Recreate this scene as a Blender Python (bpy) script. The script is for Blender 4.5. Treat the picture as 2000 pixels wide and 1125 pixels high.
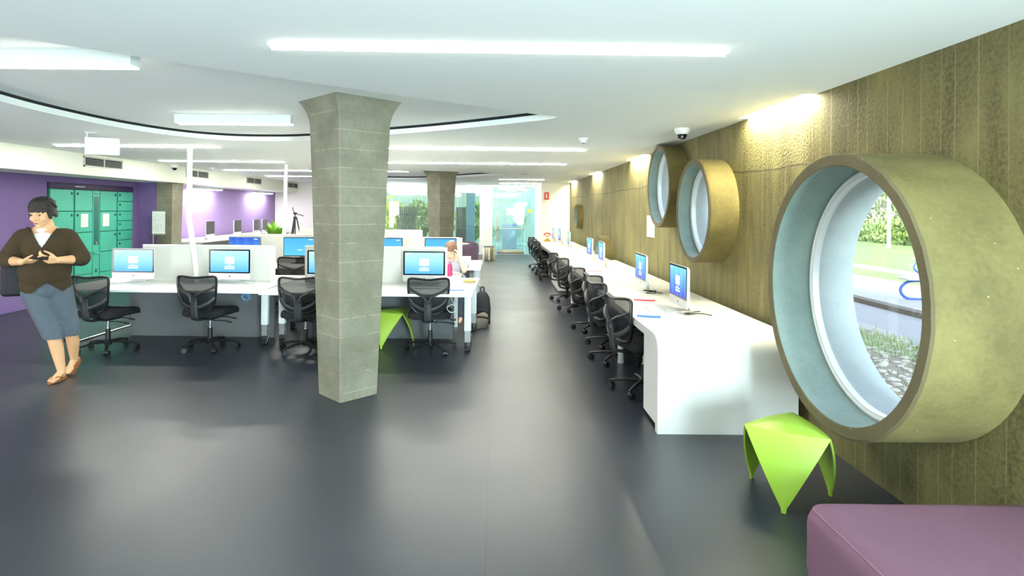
import bpy, bmesh, math, random
from mathutils import Vector, Matrix, Euler
from mathutils.geometry import interpolate_bezier
random.seed(7)
PI = math.pi
SC = bpy.context.scene
COL = SC.collection
for o in list(bpy.data.objects):
    bpy.data.objects.remove(o)

# ------------------------------------------------------------------ camera
cam_d = bpy.data.cameras.new('camera')
cam = bpy.data.objects.new('camera', cam_d)
COL.objects.link(cam)
cam.location = (0, 0, 1.65)
cam.rotation_euler = (PI / 2, -0.008, 0)
cam_d.sensor_width = 36
cam_d.lens = 20.88
cam_d.shift_x = 0.015
cam_d.shift_y = -0.07675
cam_d.clip_start = 0.05
cam_d.clip_end = 300
SC.camera = cam

# ------------------------------------------------------------------ world, sun, added area lamps, exposure
SC.view_settings.view_transform = 'Standard'
SC.view_settings.look = 'None'
SC.view_settings.gamma = 1
SC.view_settings.use_curve_mapping = False
SC.view_settings.exposure = 1.25
W = bpy.data.worlds.new('sky')
SC.world = W
W.use_nodes = True
nt = W.node_tree
bg = nt.nodes['Background']
sky = nt.nodes.new('ShaderNodeTexSky')
sky.sky_type = 'NISHITA'
sky.sun_disc = False
sky.sun_elevation = math.radians(38)
sky.sun_rotation = math.radians(250)
hs = nt.nodes.new('ShaderNodeHueSaturation')      # thin haze: a paler sky
hs.inputs['Saturation'].default_value = .6
nt.links.new(sky.outputs[0], hs.inputs['Color'])
nt.links.new(hs.outputs[0], bg.inputs[0])
bg.inputs[1].default_value = 0.5


def sun_lamp():
    d = bpy.data.lights.new('sun', 'SUN')
    d.energy = 3.2
    d.angle = 0.01
    d.color = (1, .95, .82)
    o = bpy.data.objects.new('sun', d)
    COL.objects.link(o)
    o.rotation_euler = Vector((.72, .25, -.58)).to_track_quat('-Z', 'Y').to_euler()


def area(name, loc, aim, sx, sy, power, color):
    d = bpy.data.lights.new(name, 'AREA')
    d.shape = 'RECTANGLE'
    d.size, d.size_y = sx, sy
    d.energy = power
    d.color = color
    o = bpy.data.objects.new(name, d)
    COL.objects.link(o)
    o.location = loc
    o.rotation_euler = (Vector(aim) - Vector(loc)).to_track_quat('-Z', 'Y').to_euler()
    return o


sun_lamp()
STRIP = 18.0     # emission of the ceiling strips at the front, and deeper in the room
STRIP_FAR = 46.0
# added lamps: fill behind the camera, daylight assumed from the right; no windows built
area('fill_front', (-.2, -3.2, 1.25), (-.6, 5, 1.2), 4.0, 1.9, 28, (.84, .96, 1))
area('assumed_daylight_side', (2.28, -2.1, 1.2), (-1.6, 2.4, 1.2), 2.2, 1.8, 680, (.72, .94, 1))


# fill lamp added out of sight behind the near column, brightens the far end
area('fill_back', (-4.2, 21.0, 1.3), (0, 19.5, 1.4), 1.2, 2.0, 60, (.93, 1, .97))
# another added fill, outside the frame on the left, to lift the ceiling
area('fill_left', (-7.3, 2.6, 1.25), (0, 4.2, 1.7), 3.0, 1.8, 85, (1, .99, .93))


# ------------------------------------------------------------------ material helpers
def s2l(c):
    return tuple((x / 12.92 if x <= .04045 else ((x + .055) / 1.055) ** 2.4) for x in [v / 255 for v in c])


def mat(name, rgb, rough=.5, metal=0, spec=.5, noise=0, nscale=20, bump=0, bscale=60, emit=0, alpha=1, trans=0, coat=0):
    """rgb in sRGB 0-255; noise = relative tone variation; bump = strength"""
    m = bpy.data.materials.new(name)
    m.use_nodes = True
    n = m.node_tree.nodes
    l = m.node_tree.links
    p = n['Principled BSDF']
    c = s2l(rgb) + (1,)
    p.inputs['Base Color'].default_value = c
    p.inputs['Roughness'].default_value = rough
    p.inputs['Metallic'].default_value = metal
    p.inputs['Specular IOR Level'].default_value = spec
    p.inputs['Coat Weight'].default_value = coat
    if trans:
        p.inputs['Transmission Weight'].default_value = trans
    if emit:
        p.inputs['Emission Color'].default_value = c
        p.inputs['Emission Strength'].default_value = emit
    if alpha < 1:
        p.inputs['Alpha'].default_value = alpha
    if noise or bump:
        tc = n.new('ShaderNodeTexCoord')
    if noise:
        nz = n.new('ShaderNodeTexNoise')
        nz.inputs['Scale'].default_value = nscale
        nz.inputs['Detail'].default_value = 5
        l.new(tc.outputs['Object'], nz.inputs['Vector'])
        mx = n.new('ShaderNodeMix')
        mx.data_type = 'RGBA'
        mx.inputs[6].default_value = tuple(x * (1 - noise) for x in c[:3]) + (1,)
        mx.inputs[7].default_value = tuple(min(1, x * (1 + noise)) for x in c[:3]) + (1,)
        l.new(nz.outputs['Fac'], mx.inputs[0])
        l.new(mx.outputs[2], p.inputs['Base Color'])
    if bump:
        nb = n.new('ShaderNodeTexNoise')
        nb.inputs['Scale'].default_value = bscale
        nb.inputs['Detail'].default_value = 3
        l.new(tc.outputs['Object'], nb.inputs['Vector'])
        b = n.new('ShaderNodeBump')
        b.inputs['Strength'].default_value = bump
        b.inputs['Distance'].default_value = .01
        l.new(nb.outputs['Fac'], b.inputs['Height'])
        l.new(b.outputs[0], p.inputs['Normal'])
    return m


class NT:
    """tiny node-tree helper"""
    def __init__(s, m):
        s.t = m.node_tree
        s.n = s.t.nodes
        s.l = s.t.links
        s.p = s.n['Principled BSDF']

    def add(s, typ, **kw):
        nd = s.n.new(typ)
        for k, v in kw.items():
            if k.startswith('i_'):
                nd.inputs[int(k[2:]) if k[2:].isdigit() else k[2:]].default_value = v
            else:
                setattr(nd, k, v)
        return nd

    def link(s, a, b):
        s.l.new(a, b)

    def math(s, op, a, b=None, clamp=False):
        nd = s.n.new('ShaderNodeMath')
        nd.operation = op
        nd.use_clamp = clamp
        for i, v in enumerate((a, b)):
            if v is None:
                continue
            if isinstance(v, (int, float)):
                nd.inputs[i].default_value = v
            else:
                s.l.new(v, nd.inputs[i])
        return nd.outputs[0]

    def mix(s, f, a, b):
        nd = s.n.new('ShaderNodeMix')
        nd.data_type = 'RGBA'
        for i, v in ((0, f), (6, a), (7, b)):
            if isinstance(v, tuple):
                nd.inputs[i].default_value = v if len(v) == 4 else v + (1,)
            elif isinstance(v, (int, float)):
                nd.inputs[i].default_value = v
            else:
                s.l.new(v, nd.inputs[i])
        return nd.outputs[2]


def concrete_wall_mat():
    """board-marked olive concrete: boards run up the wall (object z), one every ~0.19 m along y"""
    m = mat('board_marked_concrete', (128, 117, 78), .75)
    k = NT(m)
    tc = k.add('ShaderNodeTexCoord')
    sp = k.add('ShaderNodeSeparateXYZ')
    k.link(tc.outputs['Object'], sp.inputs[0])
    y, z = sp.outputs[1], sp.outputs[2]
    wob = k.add('ShaderNodeTexNoise', i_Scale=1.3, i_Detail=4.0)
    k.link(tc.outputs['Object'], wob.inputs['Vector'])
    mpy = k.add('ShaderNodeMapping')
    mpy.inputs['Scale'].default_value = (0, 1.7, 0)
    k.link(tc.outputs['Object'], mpy.inputs[0])
    ir = k.add('ShaderNodeTexNoise', i_Scale=2.3, i_Detail=2.0)
    k.link(mpy.outputs[0], ir.inputs['Vector'])
    yy = k.math('ADD', k.math('DIVIDE', y, .14), k.math('ADD', k.math('MULTIPLY', ir.outputs['Fac'], 2.2), k.math('MULTIPLY', wob.outputs['Fac'], .06)))
    fr = k.math('FRACT', yy)
    seam = k.math('LESS_THAN', k.math('ABSOLUTE', k.math('SUBTRACT', fr, .5)), .022)
    bid = k.math('FLOOR', k.math('ADD', yy, .5))
    wn = k.add('ShaderNodeTexWhiteNoise', noise_dimensions='1D')
    k.link(bid, wn.inputs['W'])
    mp = k.add('ShaderNodeMapping')
    mp.inputs['Scale'].default_value = (1, 4, .75)
    k.link(tc.outputs['Object'], mp.inputs[0])
    st = k.add('ShaderNodeTexNoise', i_Scale=1.5, i_Detail=5.0, i_Roughness=.55)
    k.link(mp.outputs[0], st.inputs['Vector'])
    bl = k.add('ShaderNodeTexNoise', i_Scale=1.6, i_Detail=6.0, i_Roughness=.6)
    k.link(tc.outputs['Object'], bl.inputs['Vector'])
    fine = k.add('ShaderNodeTexNoise', i_Scale=46.0, i_Detail=5.0)
    k.link(tc.outputs['Object'], fine.inputs['Vector'])
    base = k.mix(k.math('SUBTRACT', k.math('MULTIPLY', st.outputs['Fac'], 2.4), .7, True), s2l((82, 75, 40)), s2l((140, 132, 80)))
    base = k.mix(k.math('MULTIPLY', k.math('SUBTRACT', bl.outputs['Fac'], .45, True), 2.4), base, s2l((76, 67, 34)))
    base = k.mix(k.math('MULTIPLY', k.math('SUBTRACT', fine.outputs['Fac'], .36, True), 1.7), base, s2l((138, 132, 86)))
    base = k.mix(k.math('MULTIPLY', wn.outputs['Value'], .18), base, s2l((92, 82, 42)))
    gate = k.math('GREATER_THAN', bl.outputs['Fac'], .44)
    base = k.mix(k.math('MULTIPLY', k.math('MULTIPLY', seam, gate), .38), base, s2l((180, 170, 130)))
    # day joint at about z = 2.0 beyond y = 4.4, crumbly concrete above it in one pour
    zj = k.math('ADD', z, k.math('MULTIPLY', wob.outputs['Fac'], .09))
    beyond = k.math('GREATER_THAN', y, 4.45)
    joint = k.math('MULTIPLY', k.math('LESS_THAN', k.math('ABSOLUTE', k.math('SUBTRACT', zj, 2.06)), .009), beyond)
    base = k.mix(k.math('MULTIPLY', joint, .7), base, s2l((66, 56, 30)))
    k.link(base, k.p.inputs['Base Color'])
    crumb = k.math('MULTIPLY', k.math('GREATER_THAN', zj, 2.06), k.math('MULTIPLY', beyond, k.math('LESS_THAN', y, 5.75)))
    h = k.math('ADD', k.math('MULTIPLY', fine.outputs['Fac'], k.math('ADD', k.math('MULTIPLY', crumb, 1.6), .35)), k.math('MULTIPLY', st.outputs['Fac'], .5))
    h = k.math('ADD', h, k.math('MULTIPLY', wn.outputs['Value'], .5))
    h = k.math('SUBTRACT', h, k.math('MULTIPLY', joint, 1.2))
    h = k.math('ADD', h, k.math('MULTIPLY', seam, .5))
    b = k.add('ShaderNodeBump', i_Strength=.55, i_Distance=.012)
    k.link(h, b.inputs['Height'])
    k.link(b.outputs[0], k.p.inputs['Normal'])
    return m


def concrete_mat(name, c1, c2, course=0, spots=True, speck=(196, 186, 146)):
    m = mat(name, c1, .8)
    k = NT(m)
    tc = k.add('ShaderNodeTexCoord')
    a = k.add('ShaderNodeTexNoise', i_Scale=3.0, i_Detail=6.0, i_Roughness=.6)
    k.link(tc.outputs['Object'], a.inputs['Vector'])
    f = k.add('ShaderNodeTexNoise', i_Scale=45.0, i_Detail=4.0)
    k.link(tc.outputs['Object'], f.inputs['Vector'])
    fac = k.math('ADD', k.math('MULTIPLY', k.math('SUBTRACT', a.outputs['Fac'], .3, True), 1.6), k.math('MULTIPLY', k.math('SUBTRACT', f.outputs['Fac'], .5), .5), True)
    base = k.mix(fac, s2l(c1), s2l(c2))
    h = f.outputs['Fac']
    if spots:
        v = k.add('ShaderNodeTexVoronoi', i_Scale=14.0)
        k.link(tc.outputs['Object'], v.inputs['Vector'])
        sp = k.math('LESS_THAN', v.outputs['Distance'], .055)
        base = k.mix(k.math('MULTIPLY', sp, .6), base, s2l(speck))
    if course:
        s = k.add('ShaderNodeSeparateXYZ')
        k.link(tc.outputs['Object'], s.inputs[0])
        w = k.math('ADD', k.math('DIVIDE', s.outputs[2], course), k.math('MULTIPLY', a.outputs['Fac'], .1))
        fr = k.math('ABSOLUTE', k.math('SUBTRACT', k.math('FRACT', w), .5))
        ln = k.math('LESS_THAN', fr, .022)
        brk = k.math('GREATER_THAN', a.outputs['Fac'], .5)
        ln = k.math('MULTIPLY', ln, k.math('ADD', k.math('MULTIPLY', brk, .25), .06))
        base = k.mix(ln, base, s2l(speck))
        idn = k.add('ShaderNodeTexWhiteNoise', noise_dimensions='1D')
        k.link(k.math('FLOOR', k.math('ADD', w, .5)), idn.inputs['W'])
        base = k.mix(k.math('MULTIPLY', idn.outputs['Value'], .10), base, s2l(tuple(int(x * .8) for x in c1)))
        h = k.math('ADD', h, k.math('MULTIPLY', ln, .8))
    k.link(base, k.p.inputs['Base Color'])
    b = k.add('ShaderNodeBump', i_Strength=.3, i_Distance=.006)
    k.link(h, b.inputs['Height'])
    k.link(b.outputs[0], k.p.inputs['Normal'])
    return m


def floor_mat():
    """dark blue-grey rubber in wide sheets laid along the room, each a touch different in tone and polish"""
    m = mat('dark_rubber_floor', (44, 47, 54), .3, spec=.5)
    k = NT(m)
    tc = k.add('ShaderNodeTexCoord')
    sp = k.add('ShaderNodeSeparateXYZ')
    k.link(tc.outputs['Object'], sp.inputs[0])
    sx = k.math('DIVIDE', k.math('ADD', sp.outputs[0], 20.17), 1.83)
    row = k.math('FLOOR', sx)
    off = k.add('ShaderNodeTexWhiteNoise', noise_dimensions='1D')
    k.link(row, off.inputs['W'])
    sy = k.math('ADD', k.math('DIVIDE', sp.outputs[1], 5.2), k.math('MULTIPLY', off.outputs['Value'], 3.0))
    wid = k.add('ShaderNodeTexWhiteNoise', noise_dimensions='2D')
    cb = k.add('ShaderNodeCombineXYZ')
    k.link(row, cb.inputs[0])
    k.link(k.math('FLOOR', sy), cb.inputs[1])
    k.link(cb.outputs[0], wid.inputs['Vector'])
    tone = wid.outputs['Value']
    fx = k.math('ABSOLUTE', k.math('SUBTRACT', k.math('FRACT', sx), .5))
    seam = k.math('GREATER_THAN', fx, .4985)
    a = k.add('ShaderNodeTexNoise', i_Scale=1.3, i_Detail=6.0)
    k.link(tc.outputs['Object'], a.inputs['Vector'])
    f = k.add('ShaderNodeTexNoise', i_Scale=120.0, i_Detail=3.0)
    k.link(tc.outputs['Object'], f.inputs['Vector'])
    base = k.mix(k.math('ADD', k.math('MULTIPLY', a.outputs['Fac'], .7), k.math('MULTIPLY', tone, .35), True), s2l((36, 40, 48)), s2l((57, 61, 71)))
    sc = k.math('GREATER_THAN', f.outputs['Fac'], .66)
    base = k.mix(k.math('MULTIPLY', sc, .05), base, s2l((110, 115, 120)))
    base = k.mix(k.math('MULTIPLY', seam, .5), base, s2l((24, 25, 28)))
    k.link(base, k.p.inputs['Base Color'])
    k.link(k.math('ADD', k.math('ADD', k.math('MULTIPLY', a.outputs['Fac'], .14), .275), k.math('MULTIPLY', tone, .05)), k.p.inputs['Roughness'])
    b = k.add('ShaderNodeBump', i_Strength=.12, i_Distance=.003)
    g = k.add('ShaderNodeTexNoise', i_Scale=40.0, i_Detail=2.0)
    k.link(tc.outputs['Object'], g.inputs['Vector'])
    k.link(g.outputs['Fac'], b.inputs['Height'])
    k.link(b.outputs[0], k.p.inputs['Normal'])
    return m


def screen_mat(name, top, bot, e=1.0, wave=False):
    """backlit screen: blue gradient over the display's own height"""
    m = mat(name, top, .3, spec=.15)
    k = NT(m)
    tc = k.add('ShaderNodeTexCoord')
    s = k.add('ShaderNodeSeparateXYZ')
    k.link(tc.outputs['Generated'], s.inputs[0])
    f = s.outputs[2]
    if wave:
        w = k.add('ShaderNodeTexWave', i_Scale=1.1, i_Distortion=5.0, i_Detail=2.0)
        k.link(tc.outputs['Generated'], w.inputs['Vector'])
        f = k.math('ADD', f, k.math('MULTIPLY', k.math('SUBTRACT', w.outputs['Fac'], .5), .25))
    c = k.mix(f, s2l(bot), s2l(top))
    k.p.inputs['Base Color'].default_value = (.01, .01, .01, 1)
    k.link(c, k.p.inputs['Emission Color'])
    k.p.inputs['Emission Strength'].default_value = e
    return m


def paper_mat(name, rgb=(236, 236, 230), ink=(150, 150, 150), bands=16, axis=2, dens=.6):
    m = mat(name, rgb, .7)
    k = NT(m)
    tc = k.add('ShaderNodeTexCoord')
    s = k.add('ShaderNodeSeparateXYZ')
    k.link(tc.outputs['Generated'], s.inputs[0])
    v = s.outputs[axis]
    if dens >= .9:
        blk = k.math('LESS_THAN', v, .42)
        k.link(k.mix(blk, s2l(rgb), s2l(ink)), k.p.inputs['Base Color'])
        return m
    row = k.math('MULTIPLY', v, bands)
    ln = k.math('MULTIPLY', k.math('LESS_THAN', k.math('FRACT', row), .36 if dens < .9 else .62), dens)
    nz = k.add('ShaderNodeTexNoise', i_Scale=9.0)
    k.link(tc.outputs['Generated'], nz.inputs['Vector'])
    brk = k.math('GREATER_THAN', nz.outputs['Fac'], .45 if dens < .9 else .2)
    inn = k.math('MULTIPLY', k.math('GREATER_THAN', v, .1), k.math('LESS_THAN', v, .9))
    c = k.mix(k.math('MULTIPLY', k.math('MULTIPLY', ln, brk), inn), s2l(rgb), s2l(ink))
    k.link(c, k.p.inputs['Base Color'])
    return m


def glass_mat(name, tint=(235, 245, 245), refl=.1, frost=0.0):
    """flat pane: mostly clear, mirrored at a slant, optionally milky"""
    m = bpy.data.materials.new(name)
    m.use_nodes = True
    n, l = m.node_tree.nodes, m.node_tree.links
    out = n['Material Output']
    n.remove(n['Principled BSDF'])
    tr = n.new('ShaderNodeBsdfTransparent')
    tr.inputs[0].default_value = s2l(tint) + (1,)
    gl = n.new('ShaderNodeBsdfGlossy')
    gl.inputs['Roughness'].default_value = .03
    mx = n.new('ShaderNodeMixShader')
    mx.inputs[0].default_value = refl
    l.new(tr.outputs[0], mx.inputs[1])
    l.new(gl.outputs[0], mx.inputs[2])
    res = mx
    if frost:
        df = n.new('ShaderNodeBsdfTranslucent')
        df.inputs[0].default_value = (.92, .96, .96, 1)
        d2 = n.new('ShaderNodeBsdfDiffuse')
        d2.inputs[0].default_value = (.85, .9, .9, 1)
        m1 = n.new('ShaderNodeMixShader')
        m1.inputs[0].default_value = .4
        l.new(df.outputs[0], m1.inputs[1])
        l.new(d2.outputs[0], m1.inputs[2])
        m2 = n.new('ShaderNodeMixShader')
        m2.inputs[0].default_value = frost
        l.new(mx.outputs[0], m2.inputs[1])
        l.new(m1.outputs[0], m2.inputs[2])
        res = m2
    l.new(res.outputs[0], out.inputs[0])
    return m


def mesh_fabric():
    """open black weave of the chair backs: a see-through net"""
    m = bpy.data.materials.new('chair_net')
    m.use_nodes = True
    n, l = m.node_tree.nodes, m.node_tree.links
    p = n['Principled BSDF']
    p.inputs['Base Color'].default_value = (.012, .012, .014, 1)
    p.inputs['Roughness'].default_value = .7
    p.inputs['Alpha'].default_value = .85
    return m


M = {}
SE = .52         # screens are dim next to the lamps
M['conc_wall'] = concrete_wall_mat()
M['conc_ring'] = concrete_mat('ring_concrete', (98, 90, 50), (142, 132, 80), speck=(214, 204, 160))
M['conc_rim'] = concrete_mat('ring_rim_concrete', (92, 84, 58), (118, 108, 76))
M['conc_in'] = concrete_mat('ring_inner_concrete', (120, 140, 132), (152, 168, 160), spots=False)
M['sleeve'] = concrete_mat('sleeve_concrete', (160, 164, 162), (182, 184, 182), spots=False)
M['column'] = concrete_mat('column_concrete', (112, 109, 90), (154, 151, 134), course=.16, speck=(200, 196, 160))
M['floor'] = floor_mat()
M['ceil'] = mat('white_ceiling_paint', (242, 246, 242), .85)
M['white_wall'] = mat('white_wall_paint', (240, 240, 230), .8)
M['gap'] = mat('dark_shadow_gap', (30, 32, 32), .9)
M['purple'] = mat('purple_wall_paint', (112, 92, 142), .8, noise=.05, nscale=2)
M['lavender'] = mat('lavender_wall_paint', (146, 124, 170), .8, noise=.04, nscale=2)
M['dark_purple'] = mat('dark_purple_panel', (48, 32, 72), .5)
M['teal'] = mat('teal_locker_paint', (62, 172, 148), .45, noise=.05, nscale=6)
M['teal_dark'] = mat('dark_teal_glass', (18, 96, 92), .15)
M['seam'] = mat('locker_seam', (24, 96, 84), .7)
M['black'] = mat('black_plastic', (26, 27, 29), .45)
M['dark_grey'] = mat('charcoal_plastic', (46, 48, 50), .5)
M['blackfab'] = mat('black_seat_fabric', (22, 23, 26), .85, bump=.3, bscale=300)
M['net'] = mesh_fabric()
M['chrome'] = mat('chrome', (205, 208, 210), .18, 1)
M['steel'] = mat('brushed_steel', (176, 170, 150), .35, 1, noise=.1, nscale=3)
M['alu'] = mat('pale_aluminium', (222, 224, 222), .35, .25)
M['bezel'] = mat('black_glass_bezel', (10, 12, 26), .12)
M['screen'] = screen_mat('blue_login_screen', (190, 252, 255), (84, 184, 250), 1.0 * SE)
M['screen_deep'] = screen_mat('deep_blue_login_screen', (118, 216, 255), (34, 60, 214), 1.0 * SE, True)
M['screen_flat'] = screen_mat('sky_blue_desktop_screen', (72, 176, 246), (96, 206, 255), .95 * SE)
M['screen_dark'] = screen_mat('royal_blue_desktop_screen', (24, 84, 214), (70, 170, 250), .9 * SE, True)
M['screen_off'] = mat('dark_mirror_screen', (20, 22, 18), .05, spec=.9)
M['glow_white'] = mat('lit_login_panel', (245, 250, 255), .5, emit=1.0 * SE)
M['glow_soft'] = mat('lit_login_text', (206, 232, 255), .5, emit=.9 * SE)
M['desk'] = mat('white_desk_laminate', (240, 240, 236), .35)
M['desk_edge'] = mat('white_metal_leg', (232, 236, 236), .4)
M['grey_metal'] = mat('grey_leg_metal', (146, 150, 148), .4, .4)
M['screen_panel'] = mat('pale_grey_screen_panel', (206, 206, 198), .7, bump=.1, bscale=200)
M['modesty'] = mat('dark_grey_modesty_panel', (92, 96, 97), .6)
M['bench'] = mat('white_solid_surface', (228, 229, 225), .3)
M['green'] = mat('lime_green_plastic', (158, 196, 66), .38, spec=.4)
M['ottoman'] = mat('mauve_wool_upholstery', (124, 88, 108), .95, noise=.14, nscale=260, bump=.35, bscale=260)
M['seamthread'] = mat('mauve_seam', (146, 108, 124), .9)
M['strip'] = mat('lit_strip_diffuser', (255, 252, 240), .5, emit=STRIP)
M['strip_far'] = mat('lit_far_strip_diffuser', (255, 252, 240), .5, emit=STRIP_FAR)
M['strip_frame'] = mat('white_lamp_housing', (206, 212, 208), .5)
M['wash'] = mat('lit_wall_washer', (255, 246, 214), .5, emit=130)
M['wash_cool'] = mat('lit_soffit_lamp', (250, 246, 255), .5, emit=42)
M['grille'] = mat('grey_vent_grille', (128, 130, 126), .6)
M['grille_frame'] = mat('vent_frame', (200, 202, 192), .5)
M['cream'] = mat('cream_soffit_paint', (232, 234, 220), .8)
M['paper'] = paper_mat('printed_white_sheet')
M['paper_flat'] = paper_mat('printed_white_sheet_flat', axis=1)
M['paper_blue'] = paper_mat('white_and_blue_flyer', (226, 234, 244), (60, 130, 216), 2, 1, 1)
M['paper_red'] = paper_mat('white_and_red_flyer', (244, 232, 228), (214, 60, 74), 2, 1, 1)
M['cable'] = mat('white_cable', (226, 230, 232), .4)
M['cable_blue'] = mat('blue_cable', (90, 160, 214), .4)
M['cable_black'] = mat('black_cable', (34, 32, 32), .5)
M['red'] = mat('red_sign', (214, 62, 44), .5)
M['yellow'] = mat('yellow_sticker', (240, 236, 70), .5)
M['amber'] = mat('amber_sticker', (206, 164, 40), .5)
M['white'] = mat('white_plastic', (238, 238, 234), .45)
M['glass'] = glass_mat('clear_window_glass', (246, 250, 250), .06)
M['glass_door'] = glass_mat('frosted_door_glass', (196, 230, 224), .08, .16)
M['glass_screen'] = glass_mat('partition_glass', (222, 234, 224), .08, .04)
M['leaf'] = mat('fresh_green_leaf', (120, 170, 60), .5, noise=.3, nscale=3)
M['leaf_yellow'] = mat('sunlit_yellow_leaf', (196, 206, 60), .6, noise=.3, nscale=2)
M['leaf_dark'] = mat('olive_green_leaf', (118, 138, 72), .6, noise=.35, nscale=2)
M['leaf_pale'] = mat('pale_green_leaf', (150, 170, 110), .6, noise=.35, nscale=1)
M['bark'] = mat('bark', (96, 80, 60), .9, noise=.3, nscale=8)
M['skin'] = mat('skin', (222, 172, 128), .55, noise=.05, nscale=9)
M['skin_pale'] = mat('fair_skin', (236, 196, 168), .55, noise=.05, nscale=9)
M['hair'] = mat('black_hair', (30, 22, 18), .55, noise=.4, nscale=60, bump=.6, bscale=110)
M['hair_brown'] = mat('brown_hair', (124, 92, 70), .55, noise=.4, nscale=60, bump=.6, bscale=110)
M['cardigan'] = mat('dark_brown_knit', (60, 46, 24), .95, noise=.15, nscale=40, bump=.4, bscale=160)
M['tshirt'] = mat('pale_blue_white_cotton', (222, 234, 238), .9, bump=.2, bscale=30)
M['tshirt_grey'] = mat('grey_cotton', (176, 180, 192), .9, bump=.2, bscale=30)
M['denim'] = mat('grey_blue_denim', (84, 94, 104), .9, noise=.2, nscale=12, bump=.3, bscale=200)
M['sandal'] = mat('tan_sandal', (150, 92, 48), .7)
M['bagblack'] = mat('black_nylon', (28, 28, 32), .7, bump=.3, bscale=120)
M['baggrey'] = mat('taupe_canvas', (112, 104, 92), .85, bump=.3, bscale=120)
M['lip'] = mat('lip', (176, 104, 92), .5)
M['eye_white'] = mat('eye_white', (150, 130, 116), .5)
M['iris'] = mat('dark_iris', (30, 22, 18), .2)
M['magenta'] = mat('magenta_bottle_plastic', (190, 44, 104), .3)
M['tan'] = mat('olive_tan_cloth', (176, 160, 104), .8)
M['lounge'] = mat('dusty_purple_upholstery', (122, 98, 116), .9, noise=.1, nscale=80)
M['grass'] = mat('mown_grass', (122, 158, 84), .95, noise=.25, nscale=1.5, bump=.5, bscale=40)
M['asphalt'] = mat('grey_asphalt', (158, 156, 154), .9, noise=.15, nscale=3, bump=.3, bscale=60)
M['slab_out'] = mat('pale_concrete_paving', (170, 168, 164), .9, noise=.12, nscale=3)
M['kerb'] = mat('weathered_kerb', (112, 104, 92), .9, noise=.3, nscale=9)
M['soil'] = mat('leaf_litter_soil', (132, 116, 98), .95, noise=.4, nscale=14)
M['stone'] = mat('pale_pebble', (186, 176, 164), .85, noise=.35, nscale=2.5)
M['blue_tube'] = mat('blue_painted_tube', (38, 84, 176), .4)
M['court'] = mat('pale_courtyard_render', (132, 152, 146), .9, noise=.08, nscale=1)
M['louvre'] = mat('dark_louvre', (62, 66, 56), .7)
M['blueish'] = mat('blue_grey_panel', (96, 142, 178), .7)
M['pink'] = mat('salmon_strip', (226, 140, 136), .6)


# ------------------------------------------------------------------ mesh helpers
def link(o, parent=None):
    COL.objects.link(o)
    if parent is not None:
        o.parent = parent
    return o


def obj(name, bm, m, parent=None, smooth=None):
    """one mesh object from a bmesh; smooth = angle in degrees"""
    me = bpy.data.meshes.new(name)
    bmesh.ops.recalc_face_normals(bm, faces=bm.faces)
    bm.to_mesh(me)
    bm.free()
    for x in (m if isinstance(m, (list, tuple)) else [m]):
        me.materials.append(x)
    if smooth is not None:
        for p in me.polygons:
            p.use_smooth = True
        if smooth < 180:
            me.set_sharp_from_angle(angle=math.radians(smooth))
    return link(bpy.data.objects.new(name, me), parent)


def thing(name, label, cat, loc=(0, 0, 0), rz=0, group=None):
    o = bpy.data.objects.new(name, None)
    o.empty_display_size = .1
    link(o)
    o.location = loc
    o.rotation_euler = (0, 0, rz)
    o['label'] = label
    o['category'] = cat
    if group:
        o['group'] = group
    return o


def tag(o, label, cat, group=None, kind=None):
    o['label'] = label
    o['category'] = cat
    if group:
        o['group'] = group
    if kind:
        o['kind'] = kind
    return o


def struct(o):
    o['kind'] = 'structure'
    return o


def dup(root, loc=None, rz=None, label=None, group=None):
    def cp(o, parent):
        c = o.copy()
        COL.objects.link(c)
        if parent is not None:
            c.parent = parent
        for ch in list(kids.get(o.name, [])):
            cp(ch, c)
        return c
    kids = {}
    def collect(o):
        kids[o.name] = list(o.children)
        for ch in o.children:
            collect(ch)
    collect(root)
    r = cp(root, None)
    if loc is not None:
        r.location = loc
    if rz is not None:
        r.rotation_euler = (0, 0, rz)
    if label:
        r['label'] = label
    if group:
        r['group'] = group
    return r


def B():
    return bmesh.new()


def box(bm, x0, x1, y0, y1, z0, z1, bev=0, seg=2):
    r = bmesh.ops.create_cube(bm, size=1)
    vs = r['verts']
    for v in vs:
        v.co = Vector(((x0 + x1) / 2 + v.co.x * (x1 - x0), (y0 + y1) / 2 + v.co.y * (y1 - y0), (z0 + z1) / 2 + v.co.z * (z1 - z0)))
    if bev:
        es = list({e for v in vs for e in v.link_edges})
        bmesh.ops.bevel(bm, geom=es, offset=bev, segments=seg, profile=.5, affect='EDGES')
    return vs


def boxo(name, m, parent, x0, x1, y0, y1, z0, z1, bev=0, seg=2):
    bm = B()
    box(bm, x0, x1, y0, y1, z0, z1, bev, seg)
    return obj(name, bm, m, parent, 40 if bev else None)


def frame_of(d):
    d = d.normalized()
    up = Vector((0, 0, 1)) if abs(d.z) < .95 else Vector((1, 0, 0))
    a = d.cross(up).normalized()
    return a, a.cross(d).normalized()


def cyl(bm, p0, p1, r0, r1=None, n=16, cap=True):
    p0, p1 = Vector(p0), Vector(p1)
    r1 = r0 if r1 is None else r1
    a, b = frame_of(p1 - p0)
    c0 = [bm.verts.new(p0 + (a * math.cos(t) + b * math.sin(t)) * r0) for t in [2 * PI * i / n for i in range(n)]]
    c1 = [bm.verts.new(p1 + (a * math.cos(t) + b * math.sin(t)) * r1) for t in [2 * PI * i / n for i in range(n)]]
    for i in range(n):
        j = (i + 1) % n
        bm.faces.new((c0[i], c0[j], c1[j], c1[i]))
    if cap:
        bm.faces.new(c0)
        bm.faces.new(c1)


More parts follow.
